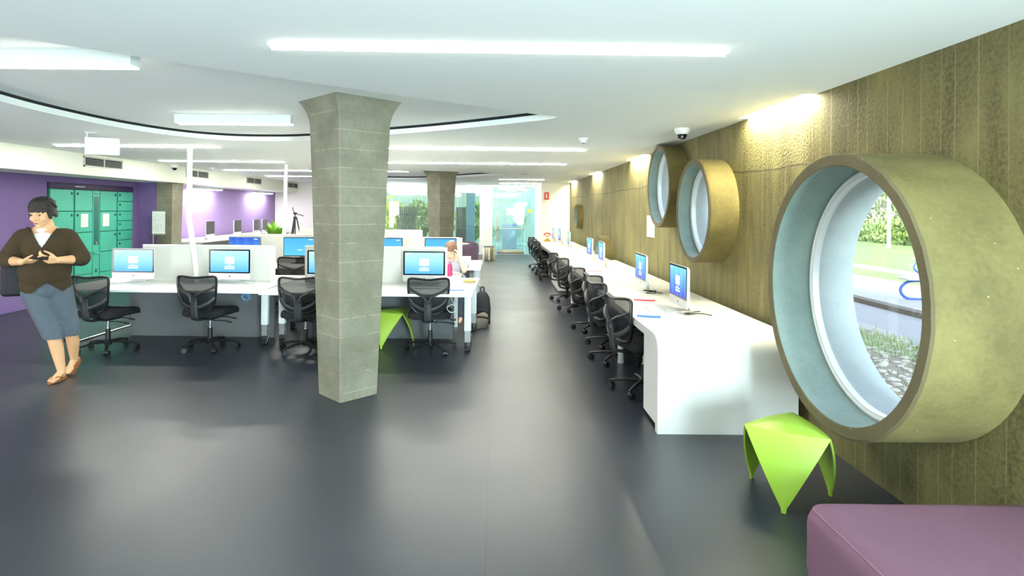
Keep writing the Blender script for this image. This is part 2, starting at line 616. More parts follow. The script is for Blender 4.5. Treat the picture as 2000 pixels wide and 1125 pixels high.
def tube(bm, pts, r, n=8, closed=False, flat=None, ry=None):
    """sweep a circle (or ellipse r x ry) along pts with parallel transport"""
    pts = [Vector(p) for p in pts]
    N = len(pts)
    rs = r if isinstance(r, (list, tuple)) else [r] * N
    rings = []
    prev = None
    for i, p in enumerate(pts):
        if closed:
            d = pts[(i + 1) % N] - pts[i - 1]
        else:
            d = pts[min(i + 1, N - 1)] - pts[max(i - 1, 0)]
        d.normalize()
        if prev is None:
            a, b = frame_of(d)
            if flat is not None:
                f = Vector(flat)
                a = (f - d * f.dot(d)).normalized()
                b = a.cross(d)
        else:
            a = (prev - d * prev.dot(d)).normalized()
            b = a.cross(d)
        prev = a
        k = (ry / rs[0]) if ry else 1
        rings.append([bm.verts.new(p + a * math.cos(t) * rs[i] + b * math.sin(t) * rs[i] * k) for t in [2 * PI * q / n for q in range(n)]])
    M_ = N if closed else N - 1
    for i in range(M_):
        A, C = rings[i], rings[(i + 1) % N]
        off = 0
        if closed and i == N - 1:
            off = min(range(n), key=lambda o: sum((A[q].co - C[(q + o) % n].co).length for q in range(n)))
        for q in range(n):
            bm.faces.new((A[q], A[(q + 1) % n], C[(q + 1 + off) % n], C[(q + off) % n]))
    if not closed:
        bm.faces.new(rings[0])
        bm.faces.new(rings[-1])


def spline(ctrl, n=8, closed=False):
    """Catmull-Rom through control points"""
    P = [Vector(p) for p in ctrl]
    out = []
    N = len(P)
    segs = N if closed else N - 1
    for i in range(segs):
        p0 = P[(i - 1) % N] if closed or i > 0 else P[0]
        p1 = P[i]
        p2 = P[(i + 1) % N]
        p3 = P[(i + 2) % N] if closed or i + 2 < N else P[-1]
        for k in range(n):
            t = k / n
            out.append(.5 * ((2 * p1) + (p2 - p0) * t + (2 * p0 - 5 * p1 + 4 * p2 - p3) * t * t + (3 * p1 - p0 - 3 * p2 + p3) * t ** 3))
    if not closed:
        out.append(P[-1].copy())
    return out


def lathe(bm, prof, c=(0, 0, 0), n=24):
    c = Vector(c)
    rings = []
    for r, z in prof:
        rings.append([bm.verts.new(c + Vector((r * math.cos(t), r * math.sin(t), z))) for t in [2 * PI * i / n for i in range(n)]])
    for A, C in zip(rings, rings[1:]):
        for i in range(n):
            j = (i + 1) % n
            bm.faces.new((A[i], A[j], C[j], C[i]))
    if prof[0][0] > 1e-4:
        bm.faces.new(rings[0])
    if prof[-1][0] > 1e-4:
        bm.faces.new(rings[-1])
    bmesh.ops.remove_doubles(bm, verts=[v for R in rings for v in R], dist=1e-5)


def prism(bm, poly, d):
    """closed polygon of 3-D points extruded by vector d"""
    d = Vector(d)
    a = [bm.verts.new(Vector(p)) for p in poly]
    b = [bm.verts.new(Vector(p) + d) for p in poly]
    bm.faces.new(a)
    bm.faces.new(b)
    n = len(a)
    for i in range(n):
        bm.faces.new((a[i], a[(i + 1) % n], b[(i + 1) % n], b[i]))


def holed(bm, outer, holes, to3):
    """flat polygon with holes, filled; to3 maps (a, b) to a 3-D point"""
    es = []
    for loop in [outer] + holes:
        vs = [bm.verts.new(to3(*p)) for p in loop]
        for i in range(len(vs)):
            es.append(bm.edges.new((vs[i], vs[(i + 1) % len(vs)])))
    bmesh.ops.triangle_fill(bm, use_beauty=True, use_dissolve=False, edges=es)


def circ(cx, cy, r, n=48):
    return [(cx + r * math.cos(2 * PI * i / n), cy + r * math.sin(2 * PI * i / n)) for i in range(n)]


def rrect(x0, x1, y0, y1, r, n=5):
    out = []
    for cx, cy, a in ((x1 - r, y1 - r, 0), (x0 + r, y1 - r, 90), (x0 + r, y0 + r, 180), (x1 - r, y0 + r, 270)):
        for i in range(n + 1):
            t = math.radians(a + 90 * i / n)
            out.append((cx + r * math.cos(t), cy + r * math.sin(t)))
    return out


def blob(name, prims, m, parent, voxel=.006, smooth=5, cut=None):
    """organic surface: capsules ('c',p0,r0,p1,r1) and ellipsoids ('e',c,(rx,ry,rz),euler) fused by voxel remesh"""
    bm = B()
    for p in prims:
        if p[0] == 'c':
            p0, p1 = Vector(p[1]), Vector(p[3])
            r0, r1 = p[2], p[4]
            ax = (p1 - p0)
            L = max(ax.length, 1e-5)
            d = ax / L
            a, b = frame_of(d)
            fl = p[5] if len(p) > 5 else 1
            rows = []
            ang = [-80, -55, -28, 0]
            seq = [(p0, r0, math.radians(t)) for t in ang] + [(p1, r1, math.radians(-t)) for t in reversed(ang)]
            for c, r, t in seq:
                rows.append([bm.verts.new(c + d * r * math.sin(t) + (a * math.cos(q) + b * math.sin(q) * fl) * r * math.cos(t)) for q in [2 * PI * i / 14 for i in range(14)]])
            for A, C in zip(rows, rows[1:]):
                for i in range(14):
                    j = (i + 1) % 14
                    bm.faces.new((A[i], A[j], C[j], C[i]))
            bm.faces.new(rows[0])
            bm.faces.new(rows[-1])
        else:
            r = bmesh.ops.create_uvsphere(bm, u_segments=20, v_segments=14, radius=1)
            rot = (p[3] if isinstance(p[3], Matrix) else Euler(p[3]).to_matrix()) if len(p) > 3 else Matrix.Identity(3)
            for v in r['verts']:
                v.co = rot @ Vector((v.co.x * p[2][0], v.co.y * p[2][1], v.co.z * p[2][2])) + Vector(p[1])
    bmesh.ops.recalc_face_normals(bm, faces=bm.faces)
    me = bpy.data.meshes.new('tmp')
    bm.to_mesh(me)
    bm.free()
    o = bpy.data.objects.new('tmp', me)
    COL.objects.link(o)
    md = o.modifiers.new('r', 'REMESH')
    md.mode = 'VOXEL'
    md.voxel_size = voxel
    ms = o.modifiers.new('s', 'SMOOTH')
    ms.factor = .5
    ms.iterations = smooth
    dg = bpy.context.evaluated_depsgraph_get()
    me2 = bpy.data.meshes.new_from_object(o.evaluated_get(dg))
    bpy.data.objects.remove(o)
    bpy.data.meshes.remove(me)
    me2.name = name
    if cut:
        bm = B()
        bm.from_mesh(me2)
        bmesh.ops.delete(bm, geom=[f for f in bm.faces if cut(f.calc_center_median())], context='FACES')
        bm.to_mesh(me2)
        bm.free()
    me2.materials.clear()
    me2.materials.append(m)
    for p in me2.polygons:
        p.use_smooth = True
    return link(bpy.data.objects.new(name, me2), parent)


def foliage(bm, c, rad, n, size, seed=1):
    rnd = random.Random(seed)
    c = Vector(c)
    for _ in range(n):
        while True:
            p = Vector((rnd.uniform(-1, 1), rnd.uniform(-1, 1), rnd.uniform(-1, 1)))
            if .25 < p.length < 1:
                break
        p = c + Vector((p.x * rad[0], p.y * rad[1], p.z * rad[2]))
        e = Euler((rnd.uniform(0, 6.3), rnd.uniform(0, 6.3), rnd.uniform(0, 6.3))).to_matrix()
        s = size * rnd.uniform(.6, 1.3)
        q = [bm.verts.new(p + e @ Vector(t)) for t in ((-s, 0, 0), (0, -s * .45, 0.1 * s), (s, 0, 0), (0, s * .45, 0.1 * s))]
        bm.faces.new(q)


# ------------------------------------------------------------------ room shell
RG, RT = .056, .085      # recess: start of the shadow gap, recess ceiling
CEIL, XR, XL, YB = 2.51, 2.326, -7.5, 21.75
bm = B()
box(bm, XL - .2, XR, -3.6, YB + .1, -.12, 0)
struct(obj('floor', bm, M['floor']))

# recesses in the ceiling (outline in plan)
REC1 = [(v.x, v.y) for v in spline([(a, b, 0) for a, b in [(0.55, 5.52), (0.194, 5.892), (-0.678, 6.55), (-1.55, 7.074), (-2.413, 7.558), (-3.004, 7.674), (-3.488, 7.587), (-3.876, 7.219), (-4.118, 6.492), (-4.167, 5.523), (-4.07, 4.748), (-3.9, 3.9), (-3.45, 3.0), (-2.9, 2.7), (-2.5, 3.02), (-1.83, 3.62), (-1.25, 4.12), (-0.4, 4.78), (0.3, 5.32)]], 5, True)]
REC2 = [(v.x, v.y) for v in spline([(.2, 14.6, 0), (-.6, 15.6, 0), (-2.1, 17.3, 0), (-3.2, 17.5, 0), (-4.1, 16.8, 0), (-4.3, 15.4, 0), (-3.6, 14.2, 0), (-2.8, 13.4, 0), (-1.9, 13.3, 0), (-.6, 13.9, 0)], 5, True)]
SLOTS = [[(XR - .10, y - .59), (XR - .004, y - .59), (XR - .004, y + .59), (XR - .10, y + .59)] for y in (4.92, 9.7, 13.8, 17.9)]
bm = B()
holed(bm, [(-6.75, -3.6), (XR, -3.6), (XR, YB), (-6.75, YB)], [REC1, REC2] + SLOTS, lambda a, b: Vector((a, b, CEIL)))
for R_ in (REC1, REC2):
    lo = [bm.verts.new((x, y, CEIL)) for x, y in R_]
    mid = [bm.verts.new((x, y, CEIL + RG)) for x, y in R_]
    for i in range(len(R_)):
        j = (i + 1) % len(R_)
        bm.faces.new((lo[i], lo[j], mid[j], mid[i]))
box(bm, -6.75, XR, -3.6, YB, CEIL + RT, CEIL + .2)
ceiling = struct(obj('ceiling', bm, M['ceil']))
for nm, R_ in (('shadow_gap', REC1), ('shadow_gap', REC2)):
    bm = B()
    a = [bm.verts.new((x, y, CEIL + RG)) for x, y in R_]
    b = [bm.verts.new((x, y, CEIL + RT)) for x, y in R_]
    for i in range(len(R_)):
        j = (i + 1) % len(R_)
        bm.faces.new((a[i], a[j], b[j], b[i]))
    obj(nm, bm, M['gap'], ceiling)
# roof above, which throws the shade outside
bm = B()
box(bm, XL - .2, XR + .25, -6, YB + .3, 2.76, 4.6)
struct(obj('trim_1', bm, M['conc_ring']))

# soffit along the left wall
bm = B()
box(bm, XL, -6.75, -3.6, YB, 2.16, CEIL + .2)
soffit = struct(obj('trim_2', bm, M['cream']))

# left wall with its lockers recess, return, lavender length
bm = B()
box(bm, XL - .15, XL, -3.6, 9.90, 0, 2.16)
box(bm, XL - .15, XL, 9.90, 12.22, 2.05, 2.16)
box(bm, XL - .15, XL, 12.22, 12.45, 0, 2.16)
box(bm, XL - .65, XL - .6, 9.8, 12.3, 0, 2.16)
wl = struct(obj('wall_left', bm, M['purple']))
bm = B()
box(bm, XL - .15, -7.18, 12.45, 12.6, 0, 2.16)
obj('return_wall', bm, M['purple'], wl)
bm = B()
box(bm, XL - .15, XL, 12.6, 20.1, 0, 2.16)
obj('lavender_wall', bm, M['lavender'], wl)
bm = B()
box(bm, XL, XL + .012, -3.6, 9.8, 0, .035)
struct(obj('baseboard_left', bm, M['purple']))

# back wall: white length, glazed screen, pier, door, right length
bm = B()
box(bm, XL - .15, -4.25, 20.1, 20.25, 0, CEIL + .1)
box(bm, -4.40, -4.25, 20.25, YB, 0, CEIL + .1)
box(bm, -4.25, -.6, YB, YB + .15, 2.27, CEIL + .1)
box(bm, -4.25, -.6, YB, YB + .15, 0, .05)
box(bm, -.6, -.16, YB, YB + .15, 0, CEIL + .1)
box(bm, -.16, 1.42, YB, YB + .15, 2.465, CEIL + .1)
box(bm, 1.42, XR, 18.9, 19.05, 0, CEIL + .1)
box(bm, 1.42, 1.57, 19.05, YB + .15, 0, CEIL + .1)
struct(obj('wall_back', bm, M['white_wall']))
bm = B()
box(bm, XL - .15, XR + .2, -3.75, -3.6, 0, CEIL + .1)
struct(obj('wall_front', bm, M['white_wall']))

w = struct(link(bpy.data.objects.new('window_6', None)))
w.location = (-2.4, YB + .05, 0)
for i, (x0, x1) in enumerate(((-1.84, -.35), (-.33, .95), (.97, 1.79))):
    boxo('glass_pane', M['glass_screen'], w, x0, x1, -.006, .006, .05, 2.26)
boxo('window_frame', M['alu'], w, -1.84, 1.79, -.03, .03, 2.25, 2.27)
boxo('window_frame', M['alu'], w, 1.78, 1.8, -.03, .03, .05, 2.25)

# glass door with push bar, and the fixed light beside it
d = struct(link(bpy.data.objects.new('door_1', None)))
d.location = (-.16, YB + .04, 0)
boxo('glass_pane', M['glass_door'], d, .18, 1.18, -.008, .008, .06, 2.42)
boxo('fixed_pane', M['glass_door'], d, 1.2, 1.57, -.008, .008, .02, 2.46)
boxo('fixed_pane', M['glass_door'], d, .01, .17, -.008, .008, .02, 2.46)
boxo('kick_rail', M['steel'], d, .18, 1.18, -.03, .03, .02, .16, .004)
boxo('patch_fitting', M['steel'], d, .2, .5, -.025, .025, 2.32, 2.43, .004)
boxo('patch_fitting', M['steel'], d, .9, 1.18, -.025, .025, 2.32, 2.43, .004)
bm = B()
tube(bm, [(.2, -.09, .945), (1.14, -.09, .945)], .018, 10)
pb = obj('push_bar', bm, M['chrome'], d, 60)
for x in (.2, 1.14):
    boxo('push_bar_bracket', M['grey_metal'], pb, x - .025, x + .025, -.12, -.008, .89, 1.02, .006)
boxo('jamb', M['white'], d, 1.565, 1.585, -.1, .03, 0, 2.46)
boxo('edge_strip', M['pink'], d, .165, .185, -.02, .02, .45, 1.55)

# ------------------------------------------------------------------ right wall of concrete with round windows
#   centre y, centre z, outer radius, inner face x
RINGS = [(3.31, 1.20, .775, 1.865), (6.23, 1.65, .54, 2.045), (7.70, 1.965, .531, 2.085), (12.3, .70, .42, 2.10), (16.25, 1.48, .335, 2.16)]
bm = B()
holes = [circ(y, z, r - .03, 64) for y, z, r, x in RINGS]
out = [(-3.6, 0), (19.0, 0), (19.0, CEIL + .12), (-3.6, CEIL + .12)]
holed(bm, out, holes, lambda a, b: Vector((XR, a, b)))
wr = struct(obj('wall_right', bm, M['conc_wall']))
bm = B()
holed(bm, [(-3.6, -.4), (19.0, -.4), (19.0, 2.75), (-3.6, 2.75)], holes, lambda a, b: Vector((XR + .055, a, b)))
obj('outer_face', bm, M['conc_ring'], wr)


def annulus(bm, y, z, r0, r1, x0, x1, n=72, jag=0):
    """ring with rectangular section between radii r0 < r1 and x0 < x1 (axis along x)"""
    L = []
    rnd = random.Random(int(y * 100))
    for i in range(n):
        t = 2 * PI * i / n
        c, s = math.cos(t), math.sin(t)
        j = rnd.uniform(-jag, jag)
        L.append([bm.verts.new((x, y + c * r, z + s * r)) for x, r in ((x0, r0), (x0 + .0, r1 + j), (x1, r1), (x1, r0))])
    for i in range(n):
        A, C = L[i], L[(i + 1) % n]
        for q in range(4):
            bm.faces.new((A[q], A[(q + 1) % 4], C[(q + 1) % 4], C[q]))


for i, (y, z, r, x) in enumerate(RINGS):
    w = struct(link(bpy.data.objects.new('window_%d' % (i + 1), None)))
    w.location = (XR, y, z)
    th = .07 if r > .6 else .055
    ri = r - th
    # barrel: rim face + outside in the wall concrete, inside painted pale
    bm = B()
    n = 96
    rnd = random.Random(i)
    rows = []
    for k in range(n):
        t = 2 * PI * k / n
        c, s = math.cos(t), math.sin(t)
        j = rnd.uniform(-.0025, .0025)
        x0 = x - XR
        pts = [(.05, r), (x0 + .012, r + j), (x0, r - .01 + j), (x0, ri + .006), (x0 + .006, ri), (.05, ri)]
        rows.append([bm.verts.new((px, c * q, s * q)) for px, q in pts])
    for k in range(n):
        A, C = rows[k], rows[(k + 1) % n]
        for q in range(5):
            f = bm.faces.new((A[q], A[q + 1], C[q + 1], C[q]))
            f.material_index = 0 if q == 0 else (2 if q == 4 else 1)
    obj('concrete_ring', bm, [M['conc_ring'], M['conc_rim'], M['conc_in']], w, 35)
    fx = (x - XR) * .42
    bm = B()
    annulus(bm, 0, 0, ri - .035, ri + .001, fx - .012, fx + .03)
    fr = obj('glazing_frame', bm, M['alu'], w, 40)
    bm = B()
    annulus(bm, 0, 0, ri - .022, ri - .012, fx - .02, fx - .012)
    obj('glazing_bead', bm, M['white'], fr, 40)
    bm = B()
    cyl(bm, (fx + .008, 0, 0), (fx + .014, 0, 0), ri - .03, n=64)
    obj('glass_pane', bm, M['glass'], w)
    bm = B()
    annulus(bm, 0, 0, ri - .03, r - .02, fx + .03, .065)
    obj('outer_sleeve', bm, M['sleeve'], w, 40)

# ------------------------------------------------------------------ columns
def column(name, x, y, rot, htop, d0, d1, dcap, label):
    """square column, wider upwards, with a flared head; d = half diagonal"""
    bm = B()
    prof = [(0, d0)]
    for k in range(1, 9):
        t = k / 8
        prof.append((t * (htop - .24), d0 + (d1 - d0) * t))
    for k in range(1, 7):
        t = k / 6
        prof.append((htop - .24 + .24 * t, d1 + (dcap - d1) * (t ** 2.2)))
    rings = []
    for z, dd in prof:
        h = dd / math.sqrt(2)
        b = .008
        P = []
        for sx, sy in ((1, 1), (-1, 1), (-1, -1), (1, -1)):
            P += ([(sx * h, sy * (h - b)), (sx * (h - b), sy * h)] if sx * sy > 0 else [(sx * (h - b), sy * h), (sx * h, sy * (h - b))])
        rings.append([bm.verts.new((px, py, z)) for px, py in P])
    for A, C in zip(rings, rings[1:]):
        for i in range(8):
            bm.faces.new((A[i], A[(i + 1) % 8], C[(i + 1) % 8], C[i]))
    bm.faces.new(rings[0])
    bm.faces.new(rings[-1])
    o = obj(name, bm, M['column'], None, 25)
    o.location = (x, y, 0)
    o.rotation_euler = (0, 0, rot)
    tag(o, label, 'column')
    o['kind'] = 'structure'
    return o


column('concrete_column', -1.312, 5.29, PI / 4, CEIL + RT, .262, .36, .465, 'near tapered concrete column with flared head standing on the open dark floor')
column('concrete_column', -1.375, 14.7, PI / 4, CEIL + RT, .262, .36, .465, 'far tapered concrete column before the glazed back screen')
column('concrete_column', -7.06, 12.75, 0, 2.17, .26, .30, .31, 'short concrete column against purple wall carrying a printed sheet')

# ------------------------------------------------------------------ ceiling lamps
def strip_light(x0, x1, y, label, z=CEIL, w=.085, group='long white ceiling strip lights', drop=0.0, top=None, tilt=0, mitre=.05):
    """recessed strip: slim housing with a lit diffuser, its ends cut on a slant"""
    L = x1 - x0
    t = thing('strip_light', label, 'light', ((x0 + x1) / 2, y, z), tilt, group)
    h = L / 2
    bm = B()
    zt = (top - z) if top else -.001
    lo = (-.002 if top else -.008) - drop
    for yy in (-w / 2 - .004, w / 2):
        box(bm, -h - .004, h + .004, yy, yy + .004, lo, zt)
    for xx in (-h - .004, h):
        box(bm, xx, xx + .004, -w / 2, w / 2, lo, zt)
    box(bm, -h, h, -w / 2, w / 2, zt - .002, zt)
    obj('lamp_housing', bm, M['strip_frame'], t)
    bm = B()
    g_ = .009
    prism(bm, [(-h, w / 2, lo - g_), (-h + mitre, -w / 2, lo - g_), (h - mitre, -w / 2, lo - g_), (h, w / 2, lo - g_)], (0, 0, g_ + .0005))
    obj('diffuser', bm, M['strip' if y < 7 else 'strip_far'], t)
    return t


strip_light(-1.21, 1.235, 3.17, 'longest bright strip light, nearest to the front of the column head', tilt=.025, w=.066)
strip_light(-2.35, 1.262, 8.40, 'first ceiling strip light behind the near column, ending toward the smoke detector', w=.08, tilt=.03)
strip_light(-2.35, 1.297, 11.06, 'second ceiling strip light behind the near column, toward the concrete wall', w=.08, tilt=.03)
strip_light(-6.23, -3.95, 8.40, 'ceiling strip light passing behind the hanging blank sign', w=.08, tilt=.03)
strip_light(-6.28, -3.98, 11.06, 'second ceiling strip light in from the left soffit vents', w=.08, tilt=.03)
strip_light(-6.26, -3.6, 13.6, 'third ceiling strip light in from the left soffit vents', w=.08, tilt=.02)
strip_light(-6.2, -3.6, 16.03, 'farthest ceiling strip light over the lavender wall end', w=.08, tilt=.02)
strip_light(-3.5, -2.24, 15.0, 'short ceiling strip light in the far curved recess', z=CEIL + RT, w=.08)
strip_light(-4.1, -2.72, 21.4, 'low far strip light above the glazed screen left of the far column', w=.06)
strip_light(.06, 1.34, 16.8, 'nearest of three stacked strip lights before the glass door', w=.08, tilt=.02)
strip_light(.09, 1.36, 19.24, 'middle of three stacked strip lights before the glass door', w=.08, tilt=.01)
strip_light(-1.1, 1.32, 21.45, 'long strip light just above the glass door head', w=.06)
# two lamps boxed down from the curved recess
strip_light(-3.62, -2.225, 3.64, 'boxed lamp hanging in the curved recess at the upper left', w=.09, top=CEIL + RT, group='boxed lamps in the curved recess', mitre=.04)
strip_light(-3.285, -2.107, 6.09, 'boxed lamp in the curved recess beside the near column head', w=.09, top=CEIL + RT, group='boxed lamps in the curved recess', mitre=.04)

for y, lab in ((4.92, 'wall washer over the concrete wall between the big and the twin round windows'), (9.7, 'wall washer over the concrete wall behind the highest round window'),
               (13.8, 'wall washer over the concrete wall by the paper sheet and low round window'), (17.9, 'farthest wall washer at the white end wall corner')):
    t = thing('wall_washer', lab, 'light', (XR - .052, y, CEIL), 0, 'slim wall washers along the concrete wall')
    bm = B()
    for q in ((-.046, -.042),):
        box(bm, q[0], q[1], -.58, .58, .0, .07)
    for q in ((-.58, -.576), (.576, .58)):
        box(bm, -.042, .042, q[0], q[1], .0, .07)
    box(bm, -.042, .042, -.576, .576, .066, .07)
    obj('lamp_housing', bm, M['strip_frame'], t)
    boxo('diffuser', M['wash'], t, -.038, .03, -.56, .56, .054, .062)
for y, lab in ((14.95, 'nearer soffit lamp washing the lavender wall'), (18.5, 'farther soffit lamp washing the lavender wall')):
    t = thing('soffit_lamp', lab, 'light', (-7.28, y, 2.16), 0, 'soffit lamps over the lavender wall')
    boxo('lamp_housing', M['strip_frame'], t, -.06, .06, -.72, .72, -.07, 0, .006)
    boxo('diffuser', M['wash_cool'], t, -.05, .05, -.68, .68, -.076, -.07)
t = thing('downlight', 'small round downlight shining near the glass door', 'light', (.65, 14.4, CEIL))
bm = B()
lathe(bm, [(.06, -.012), (.085, -.012), (.09, 0), (.06, 0)], n=24)
obj('trim_ring', bm, M['strip_frame'], t, 40)
bm = B()
lathe(bm, [(0, -.006), (.06, -.006), (.06, -.002), (0, -.002)], n=24)
obj('lamp_lens', bm, M['wash'], t)


# ------------------------------------------------------------------ task chairs (face +y, origin on the floor under the post)
def make_chair(label):
    t = thing('task_chair', label, 'chair')
    H0, H1 = .475, .875

    def bp(a, b):      # back surface: a = across, b = height
        f = (b - H0) / (H1 - H0)
        return Vector((a, -.235 - .075 * f - .03 * math.sin(PI * f) + 1.0 * a * a, b))
    ol = [(0, .862), (.12, .872), (.20, .872), (.226, .845), (.226, .76), (.215, .66), (.19, .565), (.14, .50), (.07, .478), (0, .474)]
    full = ol + [(-a, b) for a, b in reversed(ol[1:-1])]
    loop = spline([bp(a, b) for a, b in full], 4, True)
    bm = B()
    tube(bm, loop, .019, 8, True, (0, 1, 0), .013)
    obj('backrest_frame', bm, M['black'], t, 60)
    bm = B()
    C0 = Vector((0, .67))
    rings = []
    fl = spline([(a, b, 0) for a, b in full], 3, True)
    for k in range(1, 7):
        f = k / 6
        rings.append([bm.verts.new(bp(C0.x + (p.x - C0.x) * f, C0.y + (p.y - C0.y) * f)) for p in fl])
    cv = bm.verts.new(bp(0, .67))
    n = len(fl)
    for i in range(n):
        bm.faces.new((cv, rings[0][i], rings[0][(i + 1) % n]))
    for A, C in zip(rings, rings[1:]):
        for i in range(n):
            bm.faces.new((A[i], A[(i + 1) % n], C[(i + 1) % n], C[i]))
    obj('backrest_net', bm, M['net'], t, 180)
    # forked support behind the net
    bm = B()
    sp = spline([(0, -.05, .385), (0, -.2, .375), (0, -.3, .40), (0, -.325, .47), (0, -.335, .58), (0, -.345, .64)], 5)
    tube(bm, sp, .045, 10, False, (1, 0, 0), .014)
    for s in (-1, 1):
        br = spline([(s * .018, -.34, .60), (s * .028, -.345, .66), (s * .10, -.335, .705), (s * .17, -.30, .735), (s * .218, -.262, .765)], 5)
        tube(bm, br, .024, 8, False, (0, 0, 1), .012)
        lo = spline([(s * .212, -.255, .64), (s * .15, -.295, .575), (s * .06, -.325, .535), (0, -.33, .53)], 5)
        tube(bm, lo, .022, 8, False, (0, 0, 1), .010)
    obj('back_support', bm, M['dark_grey'], t, 60)
    # seat cushion with waterfall front
    bm = B()
    out = rrect(-.24, .24, -.22, .26, .09, 6)
    def prof(k):
        return [(1.0, -.035), (1.02, -.01), (1.0, .02), (.95, .036), (.8, .045), (.5, .045)][k]
    rg = []
    for k in range(6):
        sc_, zz = prof(k)
        rg.append([bm.verts.new((x * sc_, .02 + (y - .02) * sc_, .445 + zz - (.025 * max(0, (y - .12) / .14) ** 2))) for x, y in out])
    for A, C in zip(rg, rg[1:]):
        for i in range(len(out)):
            j = (i + 1) % len(out)
            bm.faces.new((A[i], A[j], C[j], C[i]))
    bm.faces.new(rg[-1])
    bm.faces.new(rg[0])
    obj('seat', bm, M['blackfab'], t, 60)
    bm = B()
    box(bm, -.19, .19, -.19, .2, .392, .412, .008)
    box(bm, -.09, .09, -.12, .12, .35, .394, .015)
    obj('seat_pan', bm, M['black'], t, 40)
    bm = B()
    cyl(bm, (0, 0, .24), (0, 0, .36), .014, n=12)
    cyl(bm, (0, 0, .09), (0, 0, .25), .026, n=14)
    g = obj('gas_lift', bm, [M['black'], M['chrome']], t, 40)
    for p in g.data.polygons:
        if p.center.z > .251 or (p.center.z > .24 and abs(p.center.x) < .014 and abs(p.center.y) < .014):
            p.material_index = 1
    for q, (dx, dz) in enumerate(((.2, 0), (.17, -.03))):
        bm = B()
        y = .02 - .08 * q
        tube(bm, spline([(.07, y, .37 + dz), (.16, y, .375 + dz), (.2 + dx * .3, y + .02, .36 + dz)], 4), .006, 6)
        tube(bm, [(.2 + dx * .3 - .02, y + .015, .362 + dz), (.2 + dx * .3 + .035, y + .03, .352 + dz)], .011, 6, False, (0, 0, 1), .005)
        obj('lever', bm, M['black'], t, 60)
    bm = B()
    lathe(bm, [(.0, .065), (.038, .065), (.045, .085), (.04, .115), (.028, .125), (0, .125)], n=16)
    obj('base_hub', bm, M['black'], t, 40)
    for k in range(5):
        a = 2 * PI * k / 5 + .35
        c, s = math.cos(a), math.sin(a)
        bm = B()
        tube(bm, [(c * .03, s * .03, .10), (c * .16, s * .16, .095), (c * .30, s * .30, .072), (c * .318, s * .318, .068)], [.026, .022, .016, .012], 8, False, (-s, c, 0), .016)
        leg = obj('leg', bm, M['black'], t, 60)
        bm = B()
        ca, sa = math.cos(a + 1.1), math.sin(a + 1.1)
        cx, cy = c * .305, s * .305
        cyl(bm, (cx, cy, .045), (cx, cy, .075), .008, n=8)
        for w_ in (-1, 1):
            px, py = cx + ca * .016 * w_ + -sa * .012, cy + sa * .016 * w_ + ca * .012
            cyl(bm, (px - ca * .009, py - sa * .009, .0275), (px + ca * .009, py + sa * .009, .0275), .0275, n=14)
        cyl(bm, (cx - ca * .012 - sa * .012, cy - sa * .012 + ca * .012, .034), (cx + ca * .012 - sa * .012, cy + sa * .012 + ca * .012, .034), .024, n=12)
        obj('caster', bm, M['black'], leg, 40)
    return t


def rz_of(hx, hy):
    return math.atan2(hy, hx) - PI / 2


CG = 'black mesh task chairs'
chair0 = make_chair('black mesh-backed chair at the left end of the front desk')
chair0['group'] = CG
chair0.location = (-4.45, 6.82, 0)
chair0.rotation_euler = (0, 0, rz_of(.14, 1))
for x, y, hx, hy, lab in (
        (-3.33, 6.93, .10, 1, 'black mesh-backed chair before the second front monitor'),
        (-2.20, 6.88, -.04, 1, 'black mesh-backed chair partly hidden by the left side of the near concrete column'),
        (-.76, 6.90, -.02, 1, 'black mesh-backed chair squarely facing the desk right of the near column'),
        (1.36, 5.44, .96, .28, 'nearest black mesh chair in the row along the white wall bench'),
        (1.34, 6.5, .96, .27, 'second black mesh chair from the near end of the wall bench, tucked over the third'),
        (1.42, 7.24, .95, .30, 'third black mesh chair from the near end of the wall bench'),
        (1.36, 8.17, .96, .28, 'fourth black mesh chair from the near end of the wall bench'),
        (1.33, 9.75, .95, .3, 'fifth black mesh chair along the wall bench, before the fourth monitor'),
        (1.30, 10.85, .98, .2, 'sixth black mesh chair along the wall bench, beside the white cabinet panel'),
        (1.28, 13.95, 1, -.1, 'black mesh chair just beyond the white cabinet panel of the wall bench'),
        (1.28, 14.95, 1, .1, 'black mesh chair second beyond the white cabinet panel of the wall bench'),
        (1.27, 16.0, .98, .2, 'black mesh chair second from the far end of the wall bench'),
        (1.25, 16.95, .96, .3, 'farthest black mesh chair of the wall bench, near the glass door'),
        (-3.15, 9.02, .1, -1, 'black mesh chair at the back of the front desk, seen between the two screen panels'),
        (-.74, 9.12, .05, -1, 'black chair under the seated person in grey at the second desk row')):
    dup(chair0, (x, y, 0), rz_of(hx, hy), lab)


